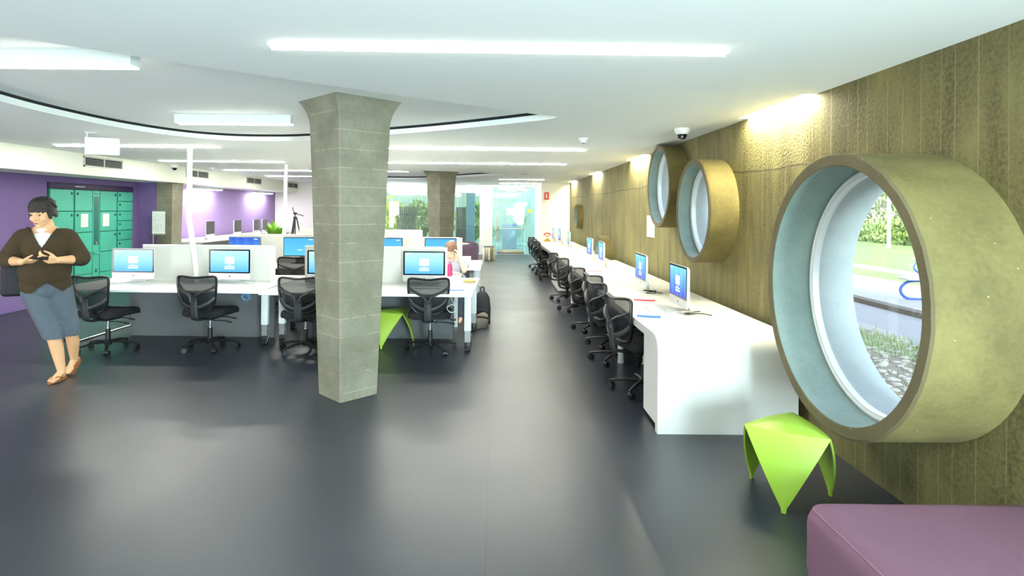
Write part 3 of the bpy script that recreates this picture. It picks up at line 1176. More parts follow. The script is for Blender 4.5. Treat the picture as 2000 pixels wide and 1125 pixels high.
# ------------------------------------------------------------------ all-in-one computers (screen faces -y, origin on the desk top)
def make_imac(label, scr, dark=False):
    t = thing('desktop_computer', label, 'computer')
    W2 = .264
    bm = B()
    prism(bm, [(x, 0, z) for x, z in rrect(-W2, W2, .048, .425, .014, 4)], (0, .012, 0))
    prism(bm, [(x, .012, z) for x, z in rrect(-W2 + .01, W2 - .01, .058, .415, .03, 4)], (0, .016, 0))
    obj('monitor_body', bm, M['alu'], t, 40)
    bm = B()
    prism(bm, [(x, -.002, z) for x, z in rrect(-W2 + .003, W2 - .003, .125, .422, .01, 4)], (0, .003, 0))
    obj('screen_bezel', bm, M['bezel'], t)
    bm = B()
    box(bm, -.241, .241, -.0032, -.001, .141, .406)
    ds = obj('display', bm, scr, t)
    if not dark:
        bm = B()
        box(bm, -.058, .058, -.0042, -.0032, .245, .328)
        obj('login_panel', bm, M['glow_white'], ds)
        for q in ((-.02, .02, .226, .231), (-.06, .06, .205, .216), (-.064, .064, .178, .194), (-.232, -.165, .385, .392)):
            boxo('text_line', M['glow_soft'], ds, q[0], q[1], -.0042, -.0032, q[2], q[3])
    # emblem on the chin: small bitten fruit
    bm = B()
    for dx in (-.0032, .0032):
        cyl(bm, (dx, -.0012, .085), (dx, .001, .085), .0072, n=12)
    box(bm, .0005, .004, -.0012, .001, .0945, .099)
    obj('emblem', bm, M['bezel'], t)
    # bent metal stand
    bm = B()
    w = .095
    pts = [(.085, .012), (.10, .0), (-.075, .0), (-.075, .006), (.088, .008), (.036, .17), (.028, .23), (.028, .24), (.042, .20)]
    prism(bm, [(-w, y, z) for y, z in [(-.085, 0), (.095, 0), (.10, .008), (.034, .24), (.027, .24), (.027, .2), (.084, .012), (.078, .007), (-.085, .005)]], (2 * w, 0, 0))
    obj('stand', bm, M['alu'], t, 30)
    bm = B()
    tube(bm, spline([(.01, .06, .10), (.02, .11, .07), (.07, .15, .02), (.12, .17, .004), (.16, .13, .004), (.10, .11, .004), (.05, .19, .004)], 5), .0035, 6)
    obj('power_cord', bm, M['cable'], t, 60)
    return t


G1 = 'all-in-one computers on the front desks'
DZ = .70
imac_a = make_imac('white all-in-one computer on the front desk, leftmost, beside the lockers', M['screen'])
imac_a['group'] = G1
imac_a.location = (-4.535, 7.42, DZ)
for x, y, rz, lab in ((-3.335, 7.43, -.03, 'white all-in-one computer on the front desk beside the bent white pole'),
                      (-2.10, 7.42, -.02, 'white all-in-one computer half hidden by the near concrete column'),
                      (-.895, 7.38, -.02, 'white all-in-one computer on the front desk right of the near column, by the magenta bottle')):
    dup(imac_a, (x, y, DZ), rz, lab)
BZ = .72
imac_b = make_imac('nearest white computer on the wall bench, behind the blue flyer', M['screen_deep'])
G2 = 'all-in-one computers along the wall bench'
imac_b['group'] = G2
imac_b.location = (1.70, 5.55, BZ)
imac_b.rotation_euler = (0, 0, -PI / 2)
for y, x, lab in ((6.96, 1.69, 'second white computer from the near end of the wall bench, behind the red flyer'),
                  (9.6, 1.69, 'third white computer of the wall bench, before the low round window'),
                  (10.8, 1.69, 'fourth white computer of the wall bench'),
                  (13.95, 1.69, 'fifth white computer of the wall bench, beyond the low round window'),
                  (15.95, 1.69, 'sixth white computer of the wall bench'),
                  (17.1, 1.62, 'farthest white computer of the wall bench near the red stickers')):
    dup(imac_b, (x, y, BZ), -PI / 2 + random.uniform(-.04, .04), lab)
imac_c = make_imac('dark-screened computer nearest along the lavender wall counter', M['screen_off'], True)
G3 = 'switched-off computers on the lavender wall counter'
imac_c['group'] = G3
imac_c.location = (-6.62, 13.75, .90)
imac_c.rotation_euler = (0, 0, PI / 2 + .12)
for y, lab in ((15.2, 'second dark-screened computer on the lavender wall counter'), (16.4, 'third dark-screened computer on the lavender wall counter'),
               (17.0, 'farthest dark-screened computer on the lavender wall counter, nearest the plant')):
    dup(imac_c, (-6.62, y, .90), PI / 2 + .1, lab)


def flat_monitor(label, loc, rz, scr, zc=.0, arm=True, w=.54, h=.325):
    """slim black monitor on a black stand; origin on the desk top"""
    t = thing('flat_monitor', label, 'monitor', loc, rz, 'black-framed monitors on the second desk row')
    bm = B()
    prism(bm, [(x, 0, z) for x, z in rrect(-w / 2, w / 2, .125, .125 + h, .006, 3)], (0, .03, 0))
    obj('monitor_body', bm, M['bezel'], t, 40)
    ds = boxo('display', scr, t, -w / 2 + .012, w / 2 - .012, -.003, .0, .14, .113 + h)
    boxo('text_line', M['glow_soft'], ds, w / 2 - .11, w / 2 - .045, -.004, -.003, .08 + h, .09 + h)
    boxo('text_line', M['glow_soft'], ds, -.03, .05, -.004, -.003, .23, .24)
    boxo('stand_neck', M['black'], t, -.07, .07, .03, .055, .01, .25, .004)
    boxo('stand_foot', M['black'], t, -.12, .12, -.06, .14, 0, .012, .004)
    boxo('port_tab', M['white'], t, -.05, .01, -.004, .0, .108, .124)
    return t


flat_monitor('black-framed monitor with dark blue screen showing above the left screen panel', (-4.29, 10.12, DZ), 0, M['screen_dark'])
flat_monitor('black-framed monitor on black stand seen between the panels, left of the near column', (-3.35, 10.10, DZ), 0, M['screen_flat'])
flat_monitor('black-framed monitor just right of the near column, above the front panel', (-1.87, 10.12, DZ), 0, M['screen_flat'])
flat_monitor('black-framed monitor behind the head of the seated person', (-.95, 10.12, DZ), 0, M['screen_flat'])


# ------------------------------------------------------------------ desks
def desk(label, x0, x1, y0, depth, rz, px0, px1, part_y, left_hoop=False, legs=(), modesty=True, part_top=1.155, mx=None):
    t = thing('office_desk', label, 'desk', (x0, y0, 0), rz, 'white double-sided desks')
    L = x1 - x0
    bm = B()
    box(bm, 0, L, 0, depth, DZ - .03, DZ, .005)
    obj('desktop', bm, M['desk'], t, 40)
    p = boxo('screen_panel', M['screen_panel'], t, px0 - x0, px1 - x0, part_y - y0, part_y - y0 + .035, DZ, part_top, .004)
    boxo('panel_post', M['desk_edge'], p, px1 - x0 - .045, px1 - x0 + .004, part_y - y0 - .004, part_y - y0 + .04, DZ, part_top + .004, .004)
    boxo('panel_cap', M['white'], p, px0 - x0, px1 - x0 - .05, part_y - y0 - .003, part_y - y0 + .038, part_top, part_top + .012, .003)
    if modesty:
        a, b = mx or (.25, L - .22)
        boxo('modesty_panel', M['modesty'], t, a, b, part_y - y0, part_y - y0 + .03, .0, DZ - .03)
    for lx, ly in legs:
        lg = boxo('leg', M['desk_edge'], t, lx - .04, lx + .04, ly - .03, ly + .03, .24, DZ - .03, .006)
        boxo('leg_sleeve', M['grey_metal'], lg, lx - .033, lx + .033, ly - .025, ly + .025, .11, .24)
        bm = B()
        box(bm, lx - .035, lx + .035, ly - .03, ly + .03, .03, .11, .01)
        cyl(bm, (lx - .03, ly, .025), (lx + .03, ly, .025), .025, n=14)
        obj('leg_foot', bm, M['black'], lg, 40)
        bm = B()
        tube(bm, spline([(lx + .04, ly + .02, .2), (lx + .042, ly - .01, .1), (lx + .03, ly - .035, .02), (lx - .03, ly - .035, .012)], 5), .005, 6)
        obj('brake_lever', bm, M['chrome'], lg, 60)
    if left_hoop:
        bm = B()
        box(bm, .01, .09, .18, .24, .25, DZ - .03, .006)
        obj('leg', bm, M['desk_edge'], t, 40)
        bm = B()
        a, b_, r = .18, 1.55, .1
        pts = [(.05, a, .6), (.05, a, .15)] + [(.05, a + r - r * math.cos(q), .012 + r - r * math.sin(q)) for q in [PI / 2 * k / 6 for k in range(7)]] + \
              [(.05, b_ - r + r * math.sin(q), .012 + r - r * math.cos(q)) for q in [PI / 2 * k / 6 for k in range(7)]] + [(.05, b_, .6)]
        tube(bm, pts, .012, 8)
        obj('end_hoop', bm, M['chrome'], t, 60)
    return t


desk('front white desk with two computers, left of the near column', -5.12, -2.70, 6.80, 1.62, -.025, -4.55, -2.85, 7.62, True, [(2.33, .42), (2.33, 1.35)], mx=(.42, 2.28))
desk('front white desk right of the near column with one computer and papers', -2.66, -.26, 6.64, 1.62, -.02, -2.46, -.645, 7.58, False, [(2.33, .30), (2.33, 1.45), (.05, .6)], mx=(.3, 2.1))
desk('second-row white desk behind the bent white pole', -5.12, -2.70, 9.52, 1.62, 0, -4.50, -2.75, 10.36, False, [(.06, .3), (2.33, .3), (2.33, 1.4)], part_top=1.175)
desk('second-row white desk behind the seated person, white box on it', -2.68, -.25, 9.48, 1.62, 0, -2.66, -.60, 10.36, False, [(.06, .35), (2.35, .3), (2.35, 1.45)], part_top=1.145)
desk('far white desk with plain pale panel before the far column', -4.35, -1.4, 12.0, 1.6, 0, -4.25, -1.6, 12.8, False, [(.06, .3), (2.88, .3), (2.88, 1.4), (.06, 1.4)], part_top=1.185)
t = thing('side_table', 'small white table joined behind the front desk, under the elbow of the seated person', 'table', (-2.3, 8.27, 0))
boxo('tabletop', M['desk'], t, 0, 1.8, 0, .58, DZ - .03, DZ, .005)
for lx, ly in ((.06, .06), (1.74, .06), (.06, .52), (1.74, .52)):
    boxo('leg', M['desk_edge'], t, lx - .025, lx + .025, ly - .025, ly + .025, 0, DZ - .03)

# counter along the lavender wall
t = thing('wall_counter', 'long white counter along the lavender wall under switched-off computers', 'counter', (-6.9, 12.98, 0))
boxo('worktop', M['desk'], t, -.5, .45, 0, 5.6, .86, .90, .006)
for k in range(4):
    boxo('support_panel', M['desk_edge'], t, -.45, .4, .05 + 1.82 * k, .09 + 1.82 * k, 0, .86)
boxo('back_panel', M['desk_edge'], t, -.49, -.46, 0, 5.6, .3, .86)

# ------------------------------------------------------------------ long white bench by the concrete wall
t = thing('wall_bench', 'long white bench with rounded waterfall end along the concrete wall', 'bench', (1.2, 4.385, 0))
Yend = 12.95
bm = B()
R_, TH = .13, .065
po = [(0, 0), (0, BZ - R_)] + [(R_ - R_ * math.cos(q), BZ - R_ + R_ * math.sin(q)) for q in [PI / 2 * k / 8 for k in range(1, 9)]] + [(Yend, BZ), (Yend, BZ - TH)]
ri = R_ - TH + .03
pi_ = [(TH + ri - ri * math.sin(q), BZ - TH - ri + ri * math.cos(q)) for q in [PI / 2 * k / 6 for k in range(7)]] + [(TH, 0)]
prism(bm, [(0, y, z) for y, z in po + pi_], (.93, 0, 0))
po2 = [(0, 0), (0, BZ - R_)] + [(R_ - R_ * math.cos(q), BZ - R_ + R_ * math.sin(q)) for q in [PI / 2 * k / 8 for k in range(1, 9)]] + [(6.72, BZ), (6.72, BZ - TH)]
prism(bm, [(.93, y, z) for y, z in po2 + pi_], (.11, 0, 0))
box(bm, .93, 1.04, 8.5, Yend, BZ - TH, BZ)
obj('worktop', bm, M['bench'], t, 25)
boxo('end_return', M['bench'], t, .02, .06, .07, .5, .03, BZ - TH)
boxo('cabinet', M['bench'], t, .05, .85, 7.53, 9.05, .02, BZ - TH, .004)
boxo('end_panel', M['bench'], t, 0.02, 1.0, Yend - .065, Yend, 0, BZ - TH)
boxo('back_apron', M['modesty'], t, .95, .98, .1, 6.7, .1, BZ - TH)
for y in (2.05, 4.1, 6.1, 10.6):
    bm = B()
    cyl(bm, (.16, y, 0), (.16, y, BZ - TH), .035, n=18)
    obj('leg', bm, M['desk_edge'], t, 40)


# ------------------------------------------------------------------ keyboards, papers, small things
def make_keyboard(label):
    t = thing('keyboard', label, 'keyboard', group='slim white keyboards')
    bm = B()
    prism(bm, [(x, y, .002) for x, y in rrect(-.2, .2, -.058, .058, .008, 3)], (0, 0, .007))
    obj('case', bm, M['alu'], t, 40)
    bm = B()
    for r in range(5):
        for c in range(19):
            box(bm, -.193 + c * .0203, -.193 + c * .0203 + .0175, -.052 + r * .021, -.052 + r * .021 + .018, .009, .012)
    k = obj('keys', bm, M['white'], t)
    k['kind'] = 'stuff'
    bm = B()
    tube(bm, spline([(.1, .058, .004), (.14, .12, .004), (.05, .16, .004), (-.05, .19, .004)], 5), .002, 5)
    obj('cable', bm, M['cable'], t, 60)
    return t


kb = make_keyboard('slim white keyboard before the leftmost front computer')
kb.location = (-4.42, 7.16, DZ)
for x, y, z, rz, lab in ((-3.2, 7.15, DZ, .1, 'slim white keyboard before the second front computer, cables beside it'),
                         (-2.05, 7.1, DZ, 0, 'slim white keyboard half hidden by the near column'),
                         (-.86, 7.08, DZ, 0, 'slim white keyboard behind the chair right of the near column'),
                         (1.48, 5.6, BZ, -PI / 2, 'slim white keyboard before the nearest computer of the wall bench'),
                         (1.48, 6.9, BZ, -PI / 2, 'slim white keyboard before the second computer of the wall bench'),
                         (1.47, 9.55, BZ, -PI / 2, 'slim white keyboard before the third computer of the wall bench'),
                         (1.47, 10.75, BZ, -PI / 2, 'slim white keyboard before the fourth computer of the wall bench'),
                         (-3.4, 9.85, DZ, 0, 'slim keyboard before the monitor seen between the two screen panels')):
    dup(kb, (x, y, z), rz, lab)


def sheet(name, label, cat, m, loc, rz, w, h, group=None, n=1):
    bm = B()
    for k in range(6):
        x0, x1 = -w / 2 + w * k / 6, -w / 2 + w * (k + 1) / 6
        def zz(x):
            return .0015 + .003 * (x / w * 2) ** 2
        a = [bm.verts.new(p) for p in ((x0, -h / 2, zz(x0)), (x1, -h / 2, zz(x1)), (x1, h / 2, zz(x1)), (x0, h / 2, zz(x0)))]
        b = [bm.verts.new(p) for p in ((x0, -h / 2, zz(x0) - .001), (x1, -h / 2, zz(x1) - .001), (x1, h / 2, zz(x1) - .001), (x0, h / 2, zz(x0) - .001))]
        bm.faces.new(a)
        bm.faces.new(b)
        for i in range(4):
            if (i == 1 and k < 5) or (i == 3 and k > 0):
                continue
            bm.faces.new((a[i], a[(i + 1) % 4], b[(i + 1) % 4], b[i]))
    bmesh.ops.remove_doubles(bm, verts=bm.verts, dist=1e-5)
    o = obj(name, bm, m)
    o.location = loc
    o.rotation_euler = (0, 0, rz)
    tag(o, label, cat, group)
    return o


sheet('flyer', 'white and blue flyer on the wall bench near the front edge', 'paper', M['paper_blue'], (1.36, 5.28, BZ), -.25, .2, .26)
sheet('flyer', 'white and red flyer on the wall bench before the second computer', 'paper', M['paper_red'], (1.56, 6.22, BZ), -.3, .22, .24)
sheet('flyer', 'small red-printed flyer on the wall bench before the fourth computer', 'paper', M['paper_red'], (1.5, 9.1, BZ), -.2, .22, .22)
sheet('paper_sheet', 'small white slip lying near the back of the wall bench', 'paper', M['paper_flat'], (1.76, 8.4, BZ), .2, .15, .1)
sheet('flyer', 'blue-edged paper on the front desk beside the right chair back', 'paper', M['paper_blue'], (-.50, 7.0, DZ), .05, .26, .2)
sheet('paper_sheet', 'loose white papers on the front desk by the leftmost computer', 'paper', M['paper_flat'], (-4.1, 7.28, DZ), .3, .3, .21)
sheet('paper_sheet', 'white paper on the front desk under the coiled cables', 'paper', M['paper_flat'], (-2.98, 7.2, DZ), -.2, .3, .21)

for nm, lab, ctr, rr, m in (('cable_coil', 'pale blue cable coil hanging under the front desk edge', (-2.88, 6.84, .62), .042, 'cable_blue'),
                            ('cable_coil', 'white cable coil hanging beside the right chair under the desk edge', (-.50, 6.74, .52), .05, 'cable')):
    bm = B()
    pts = []
    for k in range(60):
        a = 2 * PI * k / 18
        pts.append((ctr[0] + rr * math.cos(a) * (1 + .15 * math.sin(k)), ctr[1] + .0009 * k - .02, ctr[2] + rr * .9 * math.sin(a)))
    pts = [(ctr[0] - .07, ctr[1] + .03, DZ - .02), (ctr[0] - .01, ctr[1], DZ - .05)] + pts
    tube(bm, pts, .0035, 6)
    o = tag(obj(nm, bm, M[m], None, 60), lab, 'cable')
for nm, lab, c, m in (('cable_bundle', 'loose coiled cables on the front desk right of the second computer', (-3.0, 7.42, DZ + .005), 'cable'),
                      ('cable_bundle', 'loose white cables on the wall bench behind the fourth computer', (1.93, 10.2, BZ + .005), 'cable'),
                      ('cable_bundle', 'loose black cable on the wall bench behind the nearest computer', (1.78, 5.32, BZ + .005), 'cable_black'),
                      ('cable_bundle', 'loose black cable on the wall bench behind the second computer', (1.80, 6.72, BZ + .005), 'cable_black'),
                      ('cable_bundle', 'loose white cable ring on the wall bench beyond the cabinet panel', (1.8, 13.5, BZ + .005), 'cable')):
    bm = B()
    rnd = random.Random(int(c[1] * 10))
    pts = [(c[0] + rnd.uniform(-.13, .13), c[1] + rnd.uniform(-.1, .1), c[2] + rnd.uniform(0, .02)) for _ in range(9)]
    tube(bm, spline(pts, 5), .004, 6)
    tag(obj(nm, bm, M[m], None, 60), lab, 'cable')

t = thing('water_bottle', 'magenta drink bottle beside the seated person in grey', 'bottle', (-.655, 8.40, DZ))
bm = B()
lathe(bm, [(0, 0), (.034, 0), (.037, .006), (.037, .07), (.031, .085), (.036, .10), (.036, .128), (.03, .14), (0, .14)], n=24)
obj('body', bm, M['magenta'], t, 50)
bm = B()
lathe(bm, [(.03, .14), (.031, .155), (.022, .172), (.010, .178), (.009, .20), (.006, .205), (0, .205)], n=20)
obj('cap', bm, M['magenta'], t, 50)
bm = B()
rg = []
for k, (sx, z) in enumerate(((1, 0), (1.05, .012), (.95, .028), (.6, .04))):
    rg.append([bm.verts.new((.075 * sx * math.cos(a) * (1 + .12 * math.sin(3 * a)), .05 * sx * math.sin(a) * (1 + .1 * math.cos(4 * a)), z + .006 * math.sin(2 * a) * (k > 1))) for a in [2 * PI * i / 20 for i in range(20)]])
for A, C in zip(rg, rg[1:]):
    for i in range(20):
        bm.faces.new((A[i], A[(i + 1) % 20], C[(i + 1) % 20], C[i]))
bm.faces.new(rg[0])
bm.faces.new(rg[-1])
o = tag(obj('cloth_pouch', bm, M['tan'], None, 60), 'crumpled olive-tan pouch on the right corner of the front desk', 'pouch')
o.location = (-.345, 7.68, DZ)
t = thing('desk_box', 'flat white box standing on the right end of the second-row desk', 'box', (-.55, 10.06, DZ))
boxo('casing', M['white'], t, -.12, .12, -.06, .06, .015, .15, .006)
boxo('base_strip', M['grey_metal'], t, -.09, .10, -.07, .05, 0, .015)
t = thing('laptop', 'closed white laptop on the front desk behind the tan pouch', 'laptop', (-.56, 7.35, DZ), .03)
boxo('laptop_base', M['white'], t, -.15, .15, -.1, .1, 0, .012, .004)
boxo('laptop_lid', M['white'], t, -.15, .15, -.1, .1, .013, .021, .004)

# bent white service poles from ceiling to desks
for pts, lab in (([(-4.215, 8.15, CEIL), (-4.19, 8.1, 2.2), (-4.14, 8.0, 1.85), (-4.04, 7.8, 1.53), (-3.942, 7.66, 1.348), (-3.868, 7.56, 1.19), (-3.805, 7.50, 1.0), (-3.76, 7.46, .78), (-3.755, 7.46, DZ)], 'white bent cable pole from the ceiling to the left front desk'),
                 ([(-4.18, 11.8, CEIL), (-4.16, 11.7, 2.1), (-4.09, 11.5, 1.7), (-4.0, 11.2, 1.3), (-3.93, 11.0, DZ)], 'white cable pole from the ceiling to the second-row desk')):
    t = thing('cable_pole', lab, 'pole', pts[0])
    p0 = Vector(pts[0])
    bm = B()
    tube(bm, [v - p0 for v in spline(pts, 10)], .034, 14)
    obj('pole', bm, M['white'], t, 60)
    bm = B()
    cyl(bm, (0, 0, -.012), (0, 0, 0), .06, n=20)
    obj('ceiling_plate', bm, M['white'], t, 40)

# ------------------------------------------------------------------ lockers
t = thing('locker_bank', 'turquoise metal locker bank set into the purple wall', 'lockers', (XL, 9.90, 0))
boxo('carcass', M['seam'], t, -.55, .012, .01, 2.31, .0, 1.95)
boxo('header_panel', M['dark_purple'], t, -.5, .03, .01, 2.31, 1.945, 2.045, .003)
bm = B()
x = .62
for wd in (.03, .05, .02, .045, .03, .05, .035):
    box(bm, .03, .032, x, x + wd - .008, 1.99, 2.003)
    x += wd
obj('header_lettering', bm, M['white'], t)
cols = [(.03, .595, 5, 1), (.62, 1.08, 5, 0), (1.285, 1.785, 5, 1), (1.81, 2.29, 10, 0)]
for y0, y1, nr, lockside in cols:
    hh = 1.915 / nr
    for r in range(nr):
        z0 = .025 + r * hh
        dr = boxo('door', M['teal'], t, .012, .032, y0 + .006, y1 - .006, z0 + .006, z0 + hh - .006, .004, 1)
        ly = y1 - .06 if lockside else y0 + .06
        bm = B()
        zl = z0 + hh - .07 if nr == 5 else z0 + hh / 2 + .03
        box(bm, .032, .042, ly - .02, ly + .02, zl - .022, zl + .022, .004)
        cyl(bm, (.042, ly, zl), (.05, ly, zl), .011, n=12)
        obj('lock', bm, M['seam'], dr, 40)
boxo('centre_panel', M['teal'], t, .012, .03, 1.09, 1.275, .03, 1.94, .004, 1)
boxo('window_slot', M['teal_dark'], t, .03, .036, 1.115, 1.25, .93, 1.83, .003, 1)
boxo('slot_label', M['teal_dark'], t, .03, .034, 1.13, 1.23, 1.865, 1.89)
boxo('slot_ledge', M['teal'], t, .03, .055, 1.10, 1.265, .76, .80, .004, 1)
boxo('slot_latch', M['steel'], t, .036, .05, 1.16, 1.19, .94, .99)
boxo('keypad', M['seam'], t, .03, .036, 1.16, 1.21, .42, .48)
for y0, z0, lab in ((.86, 1.27, 'printed notice on the locker door left of the dark slot'), (1.45, 1.27, 'printed notice on the locker door right of the dark slot')):
    o = boxo('notice', M['paper'], None, XL + .034, XL + .037, 9.9 + y0 - .095, 9.9 + y0 + .095, z0, z0 + .24)
    tag(o, lab, 'notice')

# printed sheet on a clip stand before the short column
t = thing('sign_stand', 'white printed sheet on a thin stand before the short purple-wall column', 'sign', (-7.0, 12.30, 0))
boxo('printed_sheet', M['paper'], t, -.13, .13, -.004, .004, 1.09, 1.55)
boxo('sheet_edge', M['grey_metal'], t, -.135, .135, .004, .012, 1.06, 1.57)
bm = B()
cyl(bm, (-.12, .02, .012), (-.12, .02, 1.12), .012, n=12)
obj('stand_pole', bm, M['steel'], t, 40)
bm = B()
lathe(bm, [(0, 0), (.13, 0), (.13, .008), (.03, .014), (0, .014)], (-.12, .02, 0), 24)
obj('stand_base', bm, M['steel'], t, 40)

# ------------------------------------------------------------------ vents, cameras, detectors, signs
for y, lab in ((9.69, 'nearest grey air vent on the left soffit, above the lockers'), (12.88, 'second grey air vent on the left soffit, crossed by the bent pole'),
               (16.0, 'third grey air vent on the left soffit'), (19.15, 'farthest grey air vent on the left soffit')):
    t = thing('air_vent', lab, 'vent', (-6.75, y, 2.30), 0, 'air vents on the left soffit')
    bm = B()
    box(bm, 0, .02, 0, 1.0, 0, .02)
    box(bm, 0, .02, 0, 1.0, .15, .17)
    for yy in (0, .49, .98):
        box(bm, 0, .02, yy, yy + .02, 0, .17)
    obj('vent_frame', bm, M['grille_frame'], t)
    boxo('vent_back', M['gap'], t, .001, .004, .02, .98, .02, .15)
    for k in range(6):
        z = .03 + .02 * k
        bm = B()
        prism(bm, [(.004, .02, z), (.017, .02, z - .008), (.018, .02, z - .004), (.005, .02, z + .005)], (0, .96, 0))
        obj('slat', bm, M['grille'], t)


def dome_camera(x, y, label):
    t = thing('dome_camera', label, 'camera', (x, y, CEIL), 0, 'dome cameras')
    bm = B()
    lathe(bm, [(0, 0), (.078, 0), (.078, -.02), (.07, -.045), (.055, -.062), (.05, -.062), (.05, -.05), (0, -.05)], n=28)
    obj('housing', bm, M['white'], t, 45)
    bm = B()
    lathe(bm, [(.05, -.055), (.048, -.08), (.036, -.102), (.018, -.113), (0, -.116)], n=24)
    obj('dome', bm, M['bezel'], t, 60)
    bm = B()
    cyl(bm, (-.01, -.03, -.085), (-.014, -.045, -.092), .014, n=12)
    obj('lens', bm, M['chrome'], t, 40)


dome_camera(1.93, 6.2, 'dome camera on the ceiling above the twin round windows')
dome_camera(-6.6, 12.15, 'dome camera under the ceiling by the second soffit vent')
for x, y, lab in ((1.03, 7.1, 'white smoke detector on the ceiling right of the near column'), (-6.2, 12.9, 'white smoke detector on the ceiling by the left soffit')):
    t = thing('smoke_detector', lab, 'detector', (x, y, CEIL), 0, 'smoke detectors')
    bm = B()
    lathe(bm, [(0, 0), (.055, 0), (.055, -.018), (.04, -.028), (.036, -.05), (.02, -.06), (0, -.06)], n=24)
    obj('housing', bm, M['white'], t, 45)
    bm = B()
    lathe(bm, [(.02, -.06), (.018, -.066), (0, -.067)], n=16)
    obj('sensor_cap', bm, M['grille'], t, 45)

t = thing('hanging_sign', 'blank white box sign hanging from the left ceiling', 'sign', (-4.62, 6.95, CEIL), .42)
boxo('sign_box', M['white'], t, -.17, .17, -.025, .025, -.26, -.06, .006)
boxo('sign_face', M['ceil'], t, -.155, .155, -.029, -.025, -.245, -.075)
bm = B()
cyl(bm, (-.15, 0, -.06), (-.15, 0, 0), .012, n=10)
box(bm, -.175, -.06, -.02, .02, -.012, 0)
obj('hanger', bm, M['strip_frame'], t)

t = thing('extinguisher_sign', 'small red fire extinguisher sign high on the white end wall', 'sign', (1.585, 18.9, 1.97))
boxo('sign_plate', M['red'], t, -.075, .075, -.012, 0, 0, .24)
bm = B()
for k in range(1):
    prism(bm, [(x, -.014, z) for x, z in rrect(-.022, .022, .05, .16, .014, 4)], (0, .002, 0))
    box(bm, -.008, .008, -.014, -.012, .16, .185)
    box(bm, -.03, .012, -.014, -.012, .183, .195)
obj('sign_symbol', bm, M['white'], t)
t = thing('warning_sticker', 'red arched sticker low on the white end wall', 'sticker', (1.62, 18.9, .84))
bm = B()
prism(bm, [(.12 * math.cos(a), -.004, .06 * math.sin(a) * 1.4) for a in [PI * k / 12 for k in range(13)]] + [(.075 * math.cos(a), -.004, .05 * math.sin(a)) for a in [PI - PI * k / 12 for k in range(13)]], (0, .004, 0))
obj('sticker_arc', bm, M['red'], t)
boxo('sticker_bar', M['red'], t, -.05, .05, -.004, 0, -.04, -.015)
t = thing('warning_sticker', 'yellow triangle sticker under the red arched one on the end wall', 'sticker', (1.62, 18.9, .64))
bm = B()
prism(bm, [(-.12, -.004, 0), (.12, -.004, 0), (.03, -.004, .1), (-.03, -.004, .1)], (0, .004, 0))
obj('sticker_face', bm, M['amber'], t)
o = boxo('wall_notice', M['paper'], None, XR - .006, XR - .002, 8.72, 9.17, 1.25, 1.575)
tag(o, 'printed white sheet stuck on the concrete wall under the highest round window', 'notice')
o = boxo('door_notice', M['paper'], None, .37, .72, YB + .015, YB + .022, 1.44, 1.70)
tag(o, 'white paper notice on the glass door', 'notice')
bm = B()
cyl(bm, (1.22, YB + .012, 1.6), (1.22, YB + .02, 1.6), .075, n=20)
tag(obj('door_sticker', bm, M['yellow']), 'round yellow sticker on the pane beside the glass door', 'sticker')

t = thing('waste_bin', 'brushed steel round waste bin beside the glass door', 'bin', (-.24, 19.3, 0))
bm = B()
lathe(bm, [(0, 0), (.19, 0), (.2, .01), (.205, .42), (.2, .43), (.19, .42), (.185, .02), (0, .02)], n=32)
obj('body', bm, M['steel'], t, 40)
bm = B()
lathe(bm, [(.2, .425), (.212, .43), (.212, .445), (.19, .445), (.19, .425)], n=32)
obj('rim', bm, M['chrome'], t, 40)

# lounge: curved sofa and white table near the glass screen
t = thing('curved_sofa', 'dusty purple rounded sofa before the glass screen', 'sofa', (-1.05, 17.0, 0))
bm = B()
rows = []
for k in range(13):
    a = math.radians(-20 + 220 * k / 12)
    c, s = math.cos(a), math.sin(a)
    rows.append([bm.verts.new((c * r, s * r, z)) for r, z in ((.18, .05), (.18, .42), (.36, .45), (.40, .66), (.46, .71), (.53, .68), (.55, .55), (.53, .05))])
for A, C in zip(rows, rows[1:]):
    for i in range(8):
        bm.faces.new((A[i], A[(i + 1) % 8], C[(i + 1) % 8], C[i]))
bm.faces.new(rows[0])
bm.faces.new(rows[-1])
obj('upholstery', bm, M['lounge'], t, 50)
bm = B()
for a in (0, 60, 120, 180):
    a = math.radians(a)
    cyl(bm, (.4 * math.cos(a), .4 * math.sin(a), 0), (.4 * math.cos(a), .4 * math.sin(a), .05), .025, n=12)
obj('feet', bm, M['black'], t, 40)
t = thing('round_table', 'white rounded tabletop in front of the purple sofa', 'table', (-1.12, 15.6, 0))
bm = B()
lathe(bm, [(0, .70), (.30, .70), (.40, .725), (.41, .74), (.40, .75), (0, .75)], n=36)
obj('tabletop', bm, M['white'], t, 40)
bm = B()
lathe(bm, [(0, 0), (.24, 0), (.24, .012), (.05, .03), (.035, .06), (.035, .68), (.08, .70), (0, .70)], n=24)
obj('pedestal', bm, M['chrome'], t, 40)

